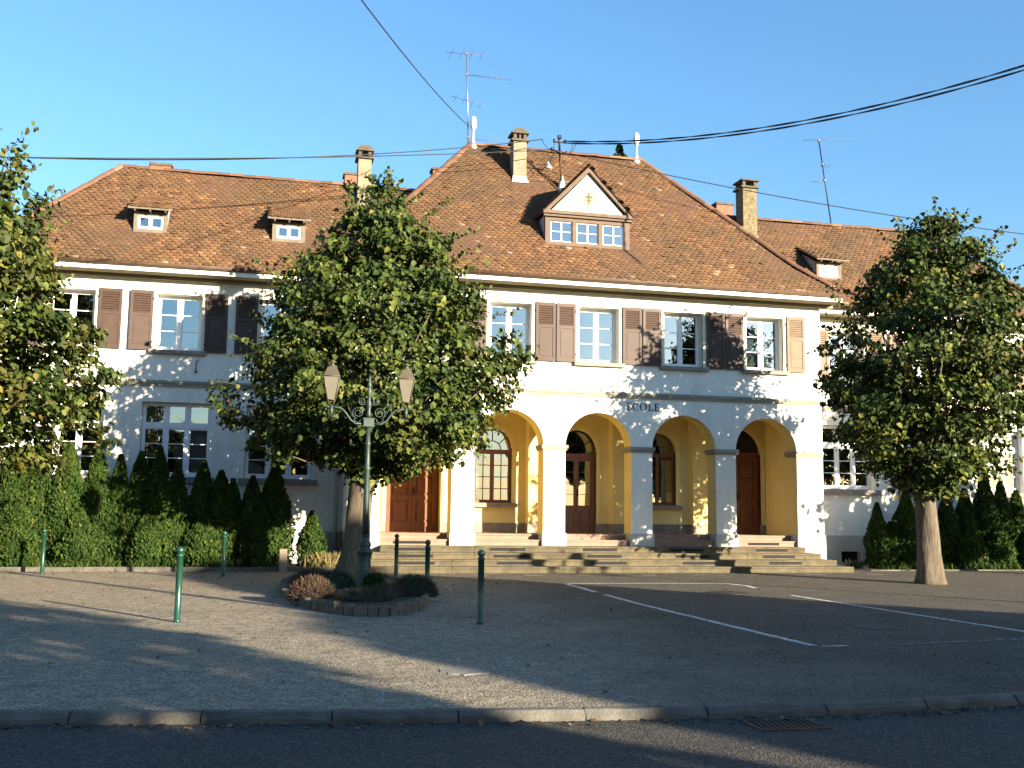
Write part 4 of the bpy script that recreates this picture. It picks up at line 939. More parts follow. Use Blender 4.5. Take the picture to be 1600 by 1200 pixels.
# ECOLE lettering, serifed, standing on the wall
lt = empty('lettering', (10.55, FY, 4.55), school)
def serif_letters():
    h = .215; y0, y1 = FY - .018, FY + .002; zb = 4.45
    def bar(mb, x, z, w, hh): mb.box(x, x + w, y0, y1, zb + z, zb + z + hh)
    def E(x):
        mb = MB(); bar(mb, x + .03, 0, .032, h); bar(mb, x, 0, .03, .014); bar(mb, x, h - .014, .03, .014); bar(mb, x + .062, 0, .085, .014); bar(mb, x + .062, h - .014, .078, .014); bar(mb, x + .062, h / 2 - .007, .05, .014)
        bar(mb, x + .135, .014, .012, .04); bar(mb, x + .128, h - .05, .012, .036); bar(mb, x + .102, h / 2 - .03, .010, .023); bar(mb, x + .102, h / 2 + .007, .010, .023); mb.build('letter', 'letter', lt, loc=(x, FY, 4.55))
    def Lt(x):
        mb = MB(); bar(mb, x + .03, 0, .032, h); bar(mb, x, 0, .03, .014); bar(mb, x, h - .014, .095, .013); bar(mb, x + .062, 0, .08, .014); bar(mb, x + .13, .014, .012, .045); mb.build('letter', 'letter', lt, loc=(x, FY, 4.55))
    def O(x, a0=0, a1=360, w=.19):
        mb = MB(); cx, cz = x + w / 2, zb + h / 2; n = 28; out = []
        for k in range(n + 1):
            a = rad(a0 + (a1 - a0) * k / n); th = .012 + .024 * abs(math.cos(a))
            out.append(((cx + w / 2 * math.cos(a), cz + h / 2 * math.sin(a)), (cx + (w / 2 - th) * math.cos(a), cz + (h / 2 - .012) * math.sin(a))))
        for (p, q), (r_, s_) in zip(out, out[1:]): mb.prism([p, q, s_, r_], y0, y1)
        if a1 - a0 < 360: bar(mb, x + w * .83, h * .66, .013, h * .30)
        mb.build('letter', 'letter', lt, loc=(x, FY, 4.55))
    E(10.06); O(10.24, 42, 318, .18); O(10.46, 0, 360, .21); Lt(10.71); E(10.89)
serif_letters()
nb = empty('house_number', (7.98, FY, 3.82), school)
for x, w in ((7.93, .022), (7.985, .012), (8.03, .022)): MB().box(x, x + w, FY - .004, FY + .001, 3.765, 3.85).build('numeral', 'faint_ink', nb, loc=(x, FY, 3.8))
# wrought-iron sundial
sdl = empty('sundial', (9.2, FY, 5.15), school); ap = Vector((9.40, FY - .012, 5.36)); mb = MB()
b0, b1 = Vector((8.96, FY - .012, 5.19)), Vector((9.29, FY - .012, 4.98))
mb.tube([ap, b0], .007, 5).tube([ap, b1], .005, 5)
for k in range(9):
    t = k / 8; p = b0 + (b1 - b0) * t; q = b0 + (ap - b0) * (t * .85 + .05); mb.tube([p, q + (p - q) * .15], .0045, 4)
mb.build('hour_lines', 'faint_ink', sdl, loc=ap)
MB().tube([b0, b0 + Vector((-.02, 0, .06)), b0 + Vector((.05, -.02, .08))], .012, 5).tube([b1, b1 + Vector((.03, 0, -.03))], .012, 5).build('gnomon', 'iron', sdl, loc=b0)
# wall hook under the upper left window
MB().tube([(-1.75, WY - .03, 5.22), (-1.75, WY - .05, 5.42), (-1.74, WY - .08, 5.50), (-1.70, WY - .05, 5.53)], .014, 6).lathe([(.04, 0), (.04, .03), (0, .04)], (-1.75, WY - .04, 5.2), 8).build('wall_bracket', 'iron', school, loc=(-1.75, WY, 5.3))

# ------------------------------------------------------------------ mast, antennas, cables
mast = tag(empty('power_mast', (8.84, 30.5, 11.6)), 'rusty red electricity mast with insulators rising through the main roof beside the gabled dormer', 'electricity mast')
MB().tube([(8.84, 30.5, 11.45), (8.76, 30.4, 12.3), (8.68, 30.32, 13.12)], .035, 8).build('pole', 'rust', mast, loc=(8.8, 30.4, 12.3))
MB().lathe([(.20, -.14), (.14, -.02), (.10, .14), (.055, .34), (.04, .40)], (8.84, 30.5, 11.55), 12).build('base_flashing', 'zinc', mast, loc=(8.84, 30.5, 11.6))
MB().tube([(8.50, 30.3, 12.96), (8.90, 30.3, 12.98)], .022, 6).tube([(8.36, 30.25, 12.70), (8.98, 30.25, 12.58)], .03, 6).build('cross_arm', 'iron', mast, loc=(8.7, 30.3, 12.8))
for x, z in ((8.52, 12.98), (8.66, 13.12), (8.72, 13.12), (8.88, 12.99), (8.45, 12.7), (8.90, 12.62)):
    MB().lathe([(.03, -.05), (.05, -.03), (.03, 0), (.05, .03), (.03, .06), (.0, .08)], (x, 30.27, z), 8).build('insulator', 'iron', mast, loc=(x, 30.27, z))
mb = MB()
def sag(a, b, s_, n=9): 
    a, b = Vector(a), Vector(b); return [a + (b - a) * (k / n) - Vector((0, 0, 4 * s_ * (k / n) * (1 - k / n))) for k in range(n + 1)]
for a, b, s_ in (((8.10, 30.2, 12.97), (8.45, 30.25, 12.66), .08), ((8.52, 30.25, 12.98), (8.48, 30.25, 12.68), .06), ((9.20, 30.2, 12.93), (8.95, 30.25, 12.6), .10), ((8.55, 30.3, 12.65), (8.36, 30.5, 12.22), .02), ((9.1, 30.2, 12.9), (8.9, 30.25, 12.62), .15)):
    mb.tube(sag(a, b, s_), .013, 5)
mb.build('jumper_cable', 'cable', mast, loc=(8.6, 30.3, 12.8))
MB().tube([(8.72, 30.37, 12.75), (8.95, 29.9, 12.4)], .006, 4).build('stay', 'cable', mast, loc=(8.72, 30.3, 12.7))
def cable(name, pts_list, r, label):
    mb = MB()
    for P_ in pts_list: mb.tube(P_, r, 6)
    o = mb.build(name, 'cable', loc=pts_list[0][0]); return tag(o, label, 'cable')
def twisted(a, b, s_, r, turns, off, n=90):
    base = sag(a, b, s_, n); out = []
    for ph in (0, math.pi):
        out.append([p + Vector((math.cos(ph + k * turns * 6.28 / n), 0, math.sin(ph + k * turns * 6.28 / n))) * off for k, p in enumerate(base)])
    return out
cable('power_cable', twisted((8.80, 30.2, 12.98), (17.60, 17.0, 11.77), .74, .013, 7, .014), .013, 'thick twisted black power cable, the upper of the pair swinging off to the upper right')
cable('power_cable', twisted((8.80, 30.2, 12.92), (17.62, 16.9, 11.66), .76, .013, 6, .014), .013, 'thick twisted black power cable, the lower of the pair swinging off to the upper right')
cable('power_cable', [sag((8.12, 30.2, 12.97), (-7.95, 26.0, 9.60), .36, 24)], .014, 'black cable from mast to the left, upper where it crosses the chimney')
cable('power_cable', [sag((8.36, 30.25, 12.68), (-7.95, 25.9, 9.52), .16, 24)], .014, 'black cable from mast to the left, lower where it crosses the chimney')
cable('telephone_cable', [sag((8.95, 30.25, 12.62), (25.2, 26.0, 9.83), .27, 20)], .014, 'single black cable sloping down right past the rough chimney')
cable('telephone_cable', [sag((6.15, 32.0, 13.85), (0.73, 14.0, 9.13), .16, 20)], .012, 'thin dark wire running from the top edge of the sky to the tall aerial')
cable('telephone_cable', [sag((-3.90, 28.78, 8.04), (-6.2, 20.0, 8.95), .05, 12)], .008, 'thin wire slanting down across the left roof, the upper one')
cable('telephone_cable', [sag((-3.95, 28.78, 8.0), (-6.3, 20.0, 8.80), .06, 12)], .008, 'thin wire slanting down across the left roof, the lower one')
def yagi(name, mast_pts, arms, label):
    t = tag(empty(name, mast_pts[0]), label, 'aerial')
    MB().tube(mast_pts, .022, 7).build('aerial_mast', 'steel' if mast_pts[0][0] < 10 else 'iron', t, loc=mast_pts[0])
    for (z, a, b, n, el, sl, m_) in arms:
        A0, A1 = Vector(mast_pts[0]), Vector(mast_pts[1]); base = A0 + (A1 - A0) * z
        d = Vector((a[0], a[1], a[2])); e = Vector((b[0], b[1], b[2])); mb = MB().tube([base + d, base + e], .009, 5)
        ax = (e - d).normalized(); cr_ = ax.cross(Vector((0, 0, 1))).normalized()
        if sl: cr_ = Vector((0, 0, 1))
        cr_ = (cr_ + Vector((.25, 0, .2))).normalized()
        for k in range(n):
            p = base + d + (e - d) * ((k + .5) / n); l = el * (1 - .4 * k / n); mb.tube([p - cr_ * l, p + cr_ * l], .005, 4)
        mb.box(base.x - .035, base.x + .035, base.y - .035, base.y + .035, base.z - .03, base.z + .03)
        mb.build('aerial_arm', 'aerial_dark', t, loc=base)
yagi('roof_aerial', [(6.16, 32.1, 13.2), (6.05, 32.1, 16.38)], [(.98, (-.65, .1, .03), (.65, -.1, -.03), 4, .35, 0, 'steel'), (.76, (.03, 0, 0), (1.5, -.1, -.06), 14, .10, 0, 'steel'), (.49, (-.5, .1, .12), (.55, -.1, -.18), 4, .3, 0, 'steel'), (.10, (.1, 0, -.05), (1.35, -.1, -.05), 11, .08, 1, 'steel')], 'tall aerial with four arms at the left end of the main ridge')
yagi('roof_aerial', [(19.10, 32.1, 11.5), (18.68, 32.1, 14.65)], [(.99, (-.55, .1, 0), (1.25, -.15, .12), 12, .10, 1, 'steel'), (.72, (-.05, 0, 0), (.28, -.1, -.08), 3, .16, 0, 'steel'), (.54, (-.45, .1, -.07), (.03, 0, 0), 3, .12, 1, 'steel')], 'leaning aerial with three arms on the right wing ridge')
# leafy growth on a low chimney behind the ridge
lowch = empty('brick_chimney', (11.55, 32.8, 12.5), school)
MB().box(11.25, 11.75, 32.6, 33.0, 12.3, 13.32).build('chimney_shaft', 'brick', lowch, loc=(11.5, 32.8, 12.9))

# ------------------------------------------------------------------ vegetation generators
def leaf_mesh(name, C, D, Nn, size, m, rv, shape='heart'):
    """C centres, D leaf axis, Nn normals (approx); returns mesh of small folded leaves"""
    D = D / np.linalg.norm(D, axis=1, keepdims=True); S_ = np.cross(D, Nn); S_ /= (np.linalg.norm(S_, axis=1, keepdims=True) + 1e-9); U = np.cross(S_, D)
    if shape == 'heart': loc = np.array([(0, -.45, 0), (-.42, -.30, .10), (-.40, .18, .09), (0, .62, -.10), (.40, .18, .09), (.42, -.30, .10)]); q = np.array([(0, 3, 2, 1), (0, 5, 4, 3)])
    elif shape == 'spray': loc = np.array([(0, -.5, 0), (-.32, .0, .04), (-.10, .55, -.05), (.12, .25, 0), (.30, .5, -.03), (.28, -.15, .04)]); q = np.array([(0, 3, 2, 1), (0, 5, 4, 3)])
    else: loc = np.array([(-.06, -.5, 0), (.06, -.5, 0), (.05, .1, .05), (0.0, .6, -.06), (0.0, .6, -.06), (-.05, .1, .05)]); q = np.array([(0, 1, 2, 5), (5, 2, 3, 4)])
    n = len(C); sz = np.asarray(size).reshape(-1, 1, 1) if np.ndim(size) else size
    V = C[:, None] + sz * (loc[None, :, 0:1] * S_[:, None] + loc[None, :, 1:2] * D[:, None] + loc[None, :, 2:3] * U[:, None])
    F = ((np.arange(n) * 6)[:, None, None] + q[None]).reshape(-1, 4)
    return np_mesh(name, V.reshape(-1, 3), F, 4, m, np.repeat(rv, 6))
def rand_dirs(n): 
    d = R.normal(size=(n, 3)); return d / np.linalg.norm(d, axis=1, keepdims=True)
def linden(label, base, prof, axis, clumps, per, leaf, trunk_r, fork, m='linden_leaf', seed=1, group='linden trees around the forecourt', sprigs=60, lean=(0, 0), flare=1.35, crown_r=.38, name='linden_tree', trunk_pts=None):
    """prof: list of (z, radius); axis(z)->(x,y) of the crown centre line"""
    global R
    R = np.random.default_rng(seed); rr = random.Random(seed)
    t = tag(empty(name, base), label, 'tree', group)
    zs = np.array([p[0] for p in prof]); rs = np.array([p[1] for p in prof])
    # clump centres with a lumpy outline
    k = 0; cs = []
    ph = R.uniform(0, 6.28, 6)
    wts = np.interp(np.linspace(zs[0], zs[-1], 200), zs, rs); zz_ = np.linspace(zs[0], zs[-1], 200); cdf = np.cumsum(wts); cdf /= cdf[-1]
    z = np.interp(R.random(clumps), cdf, zz_); a = R.uniform(0, 2 * math.pi, clumps)
    gap = np.sin(2 * a + ph[3] + z * 1.7) * np.sin(z * 2.6 + ph[4] - a) > .80; z = z[~gap]; a = a[~gap]; clumps = len(z)
    lump = 1 + .10 * np.sin(3 * a + ph[0] + z * 1.3) + .09 * np.sin(5 * a + ph[1] - z * 2.1) + .06 * np.sin(z * 5 + ph[2] + 2 * a)
    fr = np.sqrt(R.uniform(.10, 1, clumps)); rad_ = np.maximum(np.interp(z, zs, rs) - .22, .05) * lump * fr
    ax = np.array([axis(q) for q in z]); P = np.stack([ax[:, 0] + rad_ * np.cos(a), ax[:, 1] + rad_ * np.sin(a), z - .10 * fr * rad_], 1)
    # leaves of every clump
    n = clumps * per; ci = np.repeat(np.arange(clumps), per); off = R.normal(size=(n, 3)) * np.array([1, 1, .62]) * (crown_r * R.uniform(.6, 1.1, clumps)[ci])[:, None] * .52
    Cc = P[ci] + off
    outw = np.stack([np.cos(a[ci]), np.sin(a[ci]), np.zeros(n)], 1)
    D = rand_dirs(n) * .7 + outw * .45 + np.array([0, 0, -.65]); Nn = rand_dirs(n) * .55 + np.array([0, 0, .75]) + outw * .45
    tone = R.normal(0, .13, clumps)[ci]
    rv = np.clip(R.normal(.42, .20, n) + tone, 0, .9); rv[R.random(n) < .018] = R.uniform(.9, 1)
    sz = leaf * R.uniform(.5, 1.35, n)
    # sprigs that break the outline
    ex = []; tw = MB()
    for i in range(sprigs):
        zq = rr.uniform(zs[0] + .3, zs[-1]); aa = rr.uniform(0, 6.28); r_ = float(np.interp(zq, zs, rs)) * .9; x0, y0 = axis(zq)
        up = .25 + 1.1 * max(0, (zq - zs[0]) / (zs[-1] - zs[0]) - .35); dr = Vector((math.cos(aa), math.sin(aa), up + rr.uniform(-.45, .35))).normalized(); L_ = rr.uniform(.35, .85)
        p = Vector((x0 + r_ * math.cos(aa), y0 + r_ * math.sin(aa), zq)); q = p + dr * L_
        tw.tube([p - dr * .5, p + dr * L_ * .5, q + Vector((0, 0, -.03))], [.010, .006, .003], 4)
        for j in range(int(L_ / .045)):
            c = p + dr * (L_ * (j + 1) / (L_ / .045)); ex.append((c.x + rr.uniform(-.07, .07), c.y + rr.uniform(-.07, .07), c.z + rr.uniform(-.08, .05)))
    if ex:
        ex = np.array(ex); Cc = np.concatenate([Cc, ex]); m2 = len(ex); D = np.concatenate([D, rand_dirs(m2) + np.array([0, 0, -.5])]); Nn = np.concatenate([Nn, rand_dirs(m2) + np.array([0, 0, .7])])
        rv = np.concatenate([rv, np.clip(R.normal(.5, .25, m2), 0, 1)]); sz = np.concatenate([sz, leaf * R.uniform(.6, 1.0, m2)])
    crown = link('crown', leaf_mesh('crown', Cc, D, Nn, sz, m, rv), t); 
    # trunk and limbs
    bx, by, _ = base; fx, fy, fz = fork
    tp = [(bx + (fx - bx) * q, by + (fy - by) * q, fz * q if q else -.05) for q in (0, .06, .14, .24, .36, .5, .64, .78, .9, 1)]
    n_ = 18; mbt = MB(); rads = [trunk_r * q for q in (flare, 1 + (flare - 1) * .55, 1 + (flare - 1) * .25, 1.03, 1, .97, .95, .93, .92, .93)]
    mbt.tube(tp, rads, n_)
    # uneven bark outline
    vv = []
    for i, p in enumerate(mbt.v):
        a_ = 2 * math.pi * (i % n_) / n_; fl_ = max(0.0, 1 - p[2] / .75) * trunk_r * .32 * (.5 + .5 * math.sin(5 * a_ + seed)); kn = trunk_r * .07 * math.sin(3 * a_ + p[2] * 2.2 + seed) + trunk_r * .04 * math.sin(7 * a_ - p[2] * 5)
        d_ = Vector((p[0] - bx - (fx - bx) * min(1, max(0, p[2] / fz)), p[1] - by - (fy - by) * min(1, max(0, p[2] / fz)), 0)); d_ = d_.normalized() if d_.length > 1e-6 else d_
        vv.append(tuple(Vector(p) + d_ * (fl_ + kn)))
    mbt.v = vv
    top = Vector((fx, fy, fz)); ztop = zs[-1]
    x1, y1 = axis(ztop * .8 + zs[0] * .2)
    mbt.tube([top - Vector((0, 0, .1)), Vector((*axis(fz + (ztop - fz) * .4), fz + (ztop - fz) * .4)), Vector((x1, y1, fz + (ztop - fz) * .8))], [trunk_r * .85, trunk_r * .4, .03], 10)
    idx = R.choice(clumps, min(clumps, 46), replace=False)
    for j in idx:
        q = Vector(P[j]); s0 = rr.uniform(0, .45); st = top + (Vector((x1, y1, fz + (ztop - fz) * .8)) - top) * s0 * max(0.0, min(1, (q.z - fz) / (ztop - fz) * 1.3))
        mid = st * .45 + q * .55 + Vector((0, 0, -.15)); r_ = trunk_r * rr.uniform(.16, .34) * (1 - s0); mbt.tube([st, mid, q], [r_, r_ * .5, .012], 6)
    mbt.build('trunk', 'bark', t, loc=base)
    if tw.v: tw.build('twigs', 'twig', t, loc=(fx, fy, ztop * .6))['kind'] = 'stuff'
    return t
def lin(a, b, z0, z1): return lambda z: (a[0] + (b[0] - a[0]) * (z - z0) / (z1 - z0), a[1] + (b[1] - a[1]) * (z - z0) / (z1 - z0))
linden('leafy linden tree rising from the stone edged bed behind the lamp post', (2.12, 24.0, 0), [(2.35, .6), (2.8, 1.9), (3.4, 2.9), (4.2, 3.45), (5.2, 3.3), (6.0, 2.9), (6.8, 2.5), (7.6, 1.95), (8.3, 1.3), (8.9, .6), (9.2, .15)],
       lin((2.5, 24.1), (2.6, 24.1), 2, 9), 760, 60, .115, .29, (2.33, 24.0, 2.35), seed=3, sprigs=70, flare=1.45)
linden('rounded linden tree with a bare pale trunk in front of the right wing', (15.52, 22.1, 0), [(2.2, .7), (2.6, 1.5), (3.3, 2.2), (4.6, 2.6), (5.8, 2.5), (6.8, 2.15), (7.6, 1.75), (8.2, 1.2), (8.8, .5)],
       lin((15.55, 22.1), (16.0, 22.1), 2, 8.7), 620, 60, .115, .26, (15.45, 22.1, 2.3), seed=5, sprigs=80, flare=1.3)
linden('linden tree with browning leaves at the left edge', (-6.7, 21.6, 0), [(2.1, 1.8), (2.7, 3.2), (3.6, 3.9), (4.4, 4.05), (5.4, 3.6), (6.2, 3.3), (7.0, 3.0), (7.8, 2.6), (8.6, 2.0), (9.4, 1.0)],
       lin((-6.75, 21.6), (-6.95, 21.6), 2, 9.4), 1250, 60, .118, .3, (-6.6, 21.6, 2.3), seed=8, sprigs=70, m='linden_leaf_autumn')

linden('linden tree standing past the right picture edge, its shade lying on the right wing', (24.3, 21.0, 0), [(2.2, 1.2), (2.8, 2.4), (3.8, 3.0), (5.0, 3.1), (6.2, 2.7), (7.4, 2.0), (8.4, 1.1), (8.9, .4)],
       lin((24.3, 21.0), (24.4, 21.0), 2, 8.9), 420, 36, .15, .27, (24.3, 21.0, 2.3), seed=15, sprigs=20)
# trees and a house across the street (behind the viewer): they shade the forecourt and show in the panes
def world_pa(perp, along): return (perp * .8387 + along * -.5446, perp * .5446 + along * .8387)
def caster(label, blobs, d, seed, m='linden_leaf', holes=False):
    """blobs: (perp, z, r, rz)"""
    global R
    R = np.random.default_rng(seed)
    b0_ = world_pa(blobs[0][0], -d); t = tag(empty('street_tree', (*b0_, 0)), label, 'tree')
    Cs = []; Os = []
    for (pp, z, r_, rz, n) in blobs:
        x, y = world_pa(pp, -d); dd = rand_dirs(n); f = R.uniform(.55, 1, n) ** .5
        Cs.append(np.array([x, y, z]) + dd * f[:, None] * np.array([r_, r_, rz])); Os.append(dd)
    Cc = np.concatenate(Cs); O = np.concatenate(Os)
    if holes:
        k = np.sin(Cc[:, 0] * 1.7 + 1) * np.sin(Cc[:, 1] * 1.9) * np.sin(Cc[:, 2] * 2.3 + 2); keep = (k > -.12) | (Cc[:, 2] > 7.2); Cc, O = Cc[keep], O[keep]
    n = len(Cc)
    me = leaf_mesh('crown', Cc, rand_dirs(n) + np.array([0, 0, -.5]), rand_dirs(n) + O * .6, R.uniform(.26, .42, n), m, np.clip(R.normal(.45, .2, n), 0, 1))
    link('crown', me, t)
    mb = MB().tube([(*b0_, -.1), (*b0_, 1.2), (b0_[0] + .1, b0_[1], 3.2), (b0_[0], b0_[1], 5.5)], [.4, .3, .26, .1], 12)
    for k in range(8):
        a = k * .79; mb.tube([(*b0_, 2.6 + .2 * k), (b0_[0] + 1.4 * math.cos(a), b0_[1] + 1.4 * math.sin(a), 3.8 + .2 * k), (b0_[0] + 2.6 * math.cos(a), b0_[1] + 2.6 * math.sin(a), 4.6 + .2 * k)], [.12, .08, .03], 6)
    mb.build('trunk', 'bark', t, loc=(*b0_, 0))
caster('broad leafy tree across the street that shades the forecourt', [(13.0, 6.3, 6.0, 3.0, 15000), (14.45, 8.3, 3.75, 3.2, 8500)], 25, 21)
caster('tall leafy tree across the street on the left that shades the gravel', [(1.2, 7.0, 6.1, 3.8, 8000), (1.9, 4.4, 4.6, 1.9, 1900)], 14, 22, holes=True)
hs = tag(empty('house', (2, -34, 0)), 'plain tiled house across the street from the school', 'house')
MB().box(-26, 8, -38, -30, 0, 5.0).build('wall', 'house_wall', hs, loc=(-9, -34, 2.5)); MB().slab([(-26.5, -29.5, 4.9), (8.5, -29.5, 4.9), (5, -34, 8.2), (-23, -34, 8.2)], (0, 0, -.1)).slab([(8.5, -38.5, 4.9), (-26.5, -38.5, 4.9), (-23, -34, 8.2), (5, -34, 8.2)], (0, 0, -.1)).build('roof', 'house_roof', hs, loc=(-9, -34, 6))
# utility pole whose thin shadow crosses the gravel
px_, py_ = world_pa(10.05, -6); up = tag(empty('utility_pole', (px_, py_, 0)), 'round timber utility pole by the street whose thin shadow crosses the gravel', 'utility pole')
MB().tube([(px_, py_, -.1), (px_, py_, 7.4)], [.13, .085], 12).build('pole', 'bark', up, loc=(px_, py_, 3)); MB().box(px_ - .15, px_ + .15, py_ - .15, py_ + .15, 7.4, 7.46).build('cap', 'zinc', up, loc=(px_, py_, 7.4))

# thuja hedge: every bush its own
def thuja(x, y, z0, h, w, seed, label, lean=0.0, group=None, dens=1.0):
    global R
    R = np.random.default_rng(seed); w *= 1.08; n = int(5200 * dens * (h / 2.6) * (w / .5))
    t_ = R.random(n) ** .85; a = R.uniform(0, 6.28, n)
    prof = lambda q: np.minimum(1, np.maximum(0, (1.03 - q) / .58) ** .9) * (.85 + .15 * np.minimum(1, q * 6))
    lump = 1 + .12 * np.sin(4 * a + seed) * np.sin(t_ * 9 + seed) + .08 * np.sin(t_ * 23 + a * 2)
    r_ = w * prof(t_) * lump * R.uniform(.80, 1.06, n)
    C = np.stack([x + lean * t_ + r_ * np.cos(a), y + r_ * np.sin(a) * .9, z0 + t_ * h], 1)
    out = np.stack([np.cos(a), np.sin(a), np.zeros(n)], 1)
    D = out * .45 + np.array([0, 0, .8]) + rand_dirs(n) * .5; tang = np.stack([-np.sin(a), np.cos(a), np.zeros(n)], 1)
    Nn = out * .8 + rand_dirs(n) * .7 + np.array([0, 0, .3])
    rv = np.clip(R.normal(.5, .2, n) + .15 * np.sin(t_ * 11 + a * 3), 0, .98); rv[R.random(n) < .003] = 1
    tr = tag(empty('thuja_bush', (x, y, z0)), label, 'thuja', group)
    link('foliage', leaf_mesh('foliage', C, D, Nn, R.uniform(.055, .10, n), 'thuja_spray', rv, 'spray'), tr)
    mb = MB(); k = 10; pr = [(float(w * .74 * prof(np.array(q / k))) , z0 + h * .96 * q / k) for q in range(k + 1)]
    mb.lathe([(r, z) for r, z in pr], (x, y, 0), 10); o = mb.build('inner_growth', 'thuja_spray', tr, loc=(x, y, z0)); set_rnd(o, .0)
    MB().tube([(x, y, z0 - .1), (x, y, z0 + .35)], [.05, .04], 6).build('stem', 'bark', tr, loc=(x, y, z0))
GH = 'thuja bushes of the hedge before the left wing'
LH = [(-7.6, 3.05, .62, ''), (-6.75, 3.0, .60, ''), (-5.95, 2.98, .55, 'thuja in the sunlit left end of the hedge, below the browning linden'), (-5.3, 3.0, .52, 'thuja behind the leftmost green bollard'), (-4.63, 3.14, .50, 'tall sunlit thuja just right of the leftmost bollard'),
      (-3.90, 3.03, .46, 'thuja with a blunt tip under the left corner of the three column window'), (-3.42, 2.86, .40, 'pointed thuja left of the three column window with grey paper'), (-2.90, 2.95, .42, 'thuja rising against the left edge of the three column window'),
      (-2.39, 3.08, .42, 'tallest pointed thuja in front of the middle ground floor window'), (-1.94, 2.70, .36, 'short thuja between two taller ones under the papered window'), (-1.41, 2.76, .42, 'pointed thuja at the right edge of the papered window'),
      (-.88, 2.52, .40, 'pointed thuja before the plain wall between two ground floor windows'), (-.55, 2.30, .34, 'low blunt thuja between two ground floor windows'), (-.12, 2.38, .40, 'low thuja below the left side of the third ground floor window'), (.43, 2.68, .46, 'last thuja of the left hedge, with a sharp tip and bright side')]
for i, (x, zt, w, lab) in enumerate(LH):
    lab = lab or ('thuja at the far left end of the hedge, nearest the picture edge' if i else 'thuja at the left end of the hedge, beyond the picture edge')
    thuja(x, 28.2 + rnd.uniform(-.12, .12), .10, zt - .10, w * rnd.uniform(.88, 1.12), 100 + i, lab, lean=rnd.uniform(-.07, .07), group=GH)
for i, (x, y, h, w) in enumerate(((-5.6, 27.75, 1.6, .45), (-4.2, 27.75, 1.4, .45), (-2.6, 27.8, 1.35, .42), (-1.3, 27.8, 1.3, .42), (.15, 27.8, 1.5, .45))):
    thuja(x, y, .10, h, w, 140 + i, ['low sunlit thuja at the foot of the hedge right of the leftmost bollard', 'low thuja at the hedge foot under the browning linden', 'low bright thuja at the hedge foot below the papered window', 'low thuja at the hedge foot left of the far green bollard', 'low bright thuja at the hedge foot beside the small stone post'][i], group='low thujas along the foot of the left hedge')
thuja(1.42, 28.0, .05, 1.45, .34, 160, 'small bright green thuja standing alone left of the linden trunk')
RH = [(18.12, 1.95, .34, 'small pointed thuja nearest the porch under the window sill'), (18.55, 1.38, .32, 'lowest rounded thuja beside the small pointed one'), (19.10, 2.30, .48, 'broad thuja just left of the right linden trunk'), (19.80, 2.20, .48, 'thuja hidden behind the right linden trunk'),
      (20.50, 2.22, .48, 'thuja just right of the right linden trunk with a lit foot'), (21.15, 2.42, .44, 'thuja second right of the right linden trunk'), (21.86, 3.06, .44, 'tallest pointed thuja of the right hedge'), (22.45, 2.68, .42, 'pointed thuja right of the tallest one in the right hedge'), (23.0, 2.40, .45, 'thuja near the right picture edge under the last window'), (23.7, 2.55, .48, 'rightmost thuja at the picture edge'), (24.5, 2.5, .48, 'thuja beyond the right picture edge')]
for i, (x, zt, w, lab) in enumerate(RH): thuja(x, 28.3, .03, zt - .03, w, 180 + i, lab, group='thuja bushes of the hedge before the right wing')
for i, (x, h) in enumerate(((20.9, 1.25), (21.9, 1.2), (23.1, 1.3))):
    thuja(x, 27.75, .03, h, .42, 200 + i, ['low sunlit thuja at the foot of the right hedge, beside the trunk', 'low sunlit thuja at the foot of the right hedge below the tallest one', 'low thuja at the foot of the right hedge by the picture edge'][i], group='low thujas along the foot of the right hedge')
# planting beds with low kerbs
for x0, x1, y0, h in ((-12, 1.95, 27.30, .11), (17.1, 26, 27.1, .035)):
    o = MB().box(x0, x1, y0 + .07, WY - .04, -.1, h - .02).build('planting_bed', 'bed', loc=((x0 + x1) / 2, 28.4, 0)); o['kind'] = 'structure'
    k = empty('bed_kerb', ((x0 + x1) / 2, y0, 0)); k['kind'] = 'structure'; x = x0
    while x < x1 - .1:
        e = min(x + 1.0, x1); MB().cbox(x + .004, e - .004, y0, y0 + .07, -.05, h + rnd.uniform(-.004, .004), .008).build('kerb_stone', 'kerb_stone', k, loc=(x, y0, 0)); x = e
tag(MB().cbox(.60, .79, 27.18, 27.29, -.05, .56, .012).build('stone_post', 'post_stone', loc=(.7, 27.2, 0)), 'short square tan stone post at the end of the left hedge', 'post')

# grass tufts and stray leaves
def tufts(name, pts, n_each, h, m, kind='stuff'):
    C = []; D = []
    for (x, y, z, sp) in pts:
        for _ in range(n_each): C.append((x + rnd.gauss(0, sp), y + rnd.gauss(0, sp * .4), z + h * rnd.uniform(.25, .5))); D.append((rnd.gauss(0, .5), rnd.gauss(0, .5), 1))
    C, D = np.array(C), np.array(D); n = len(C)
    me = leaf_mesh(name, C, D, rand_dirs(n), h * R.uniform(.6, 1.2, n), m, R.random(n), 'blade'); o = link(name, me); o['kind'] = kind; return o
tufts('grass_tuft', [(rnd.uniform(-7.5, .5), 27.42, .08, .12) for _ in range(34)] + [(rnd.uniform(17.6, 24.5), 27.25, .02, .12) for _ in range(26)], 14, .24, 'thuja_spray')
o = tufts('dry_grass', [(1.75, 27.75, .05, .2), (1.95, 27.7, .05, .15), (1.6, 27.6, .05, .15)], 160, .42, 'dry_grass'); 
tufts('weeds', [(17.3 + i * .22, 28.3, .0, .12) for i in range(5)], 60, .3, 'low_green')
pts = []
R = np.random.default_rng(99)
n = 420; C = np.stack([R.uniform(-6, 13, n), R.uniform(8.7, 26, n), np.full(n, .012)], 1)
C2 = np.stack([R.normal(2.0, 2.6, 380), R.normal(20.0, 3.5, 380), np.full(380, .012)], 1); C = np.concatenate([C, C2]); C = C[C[:, 1] > 8.7]
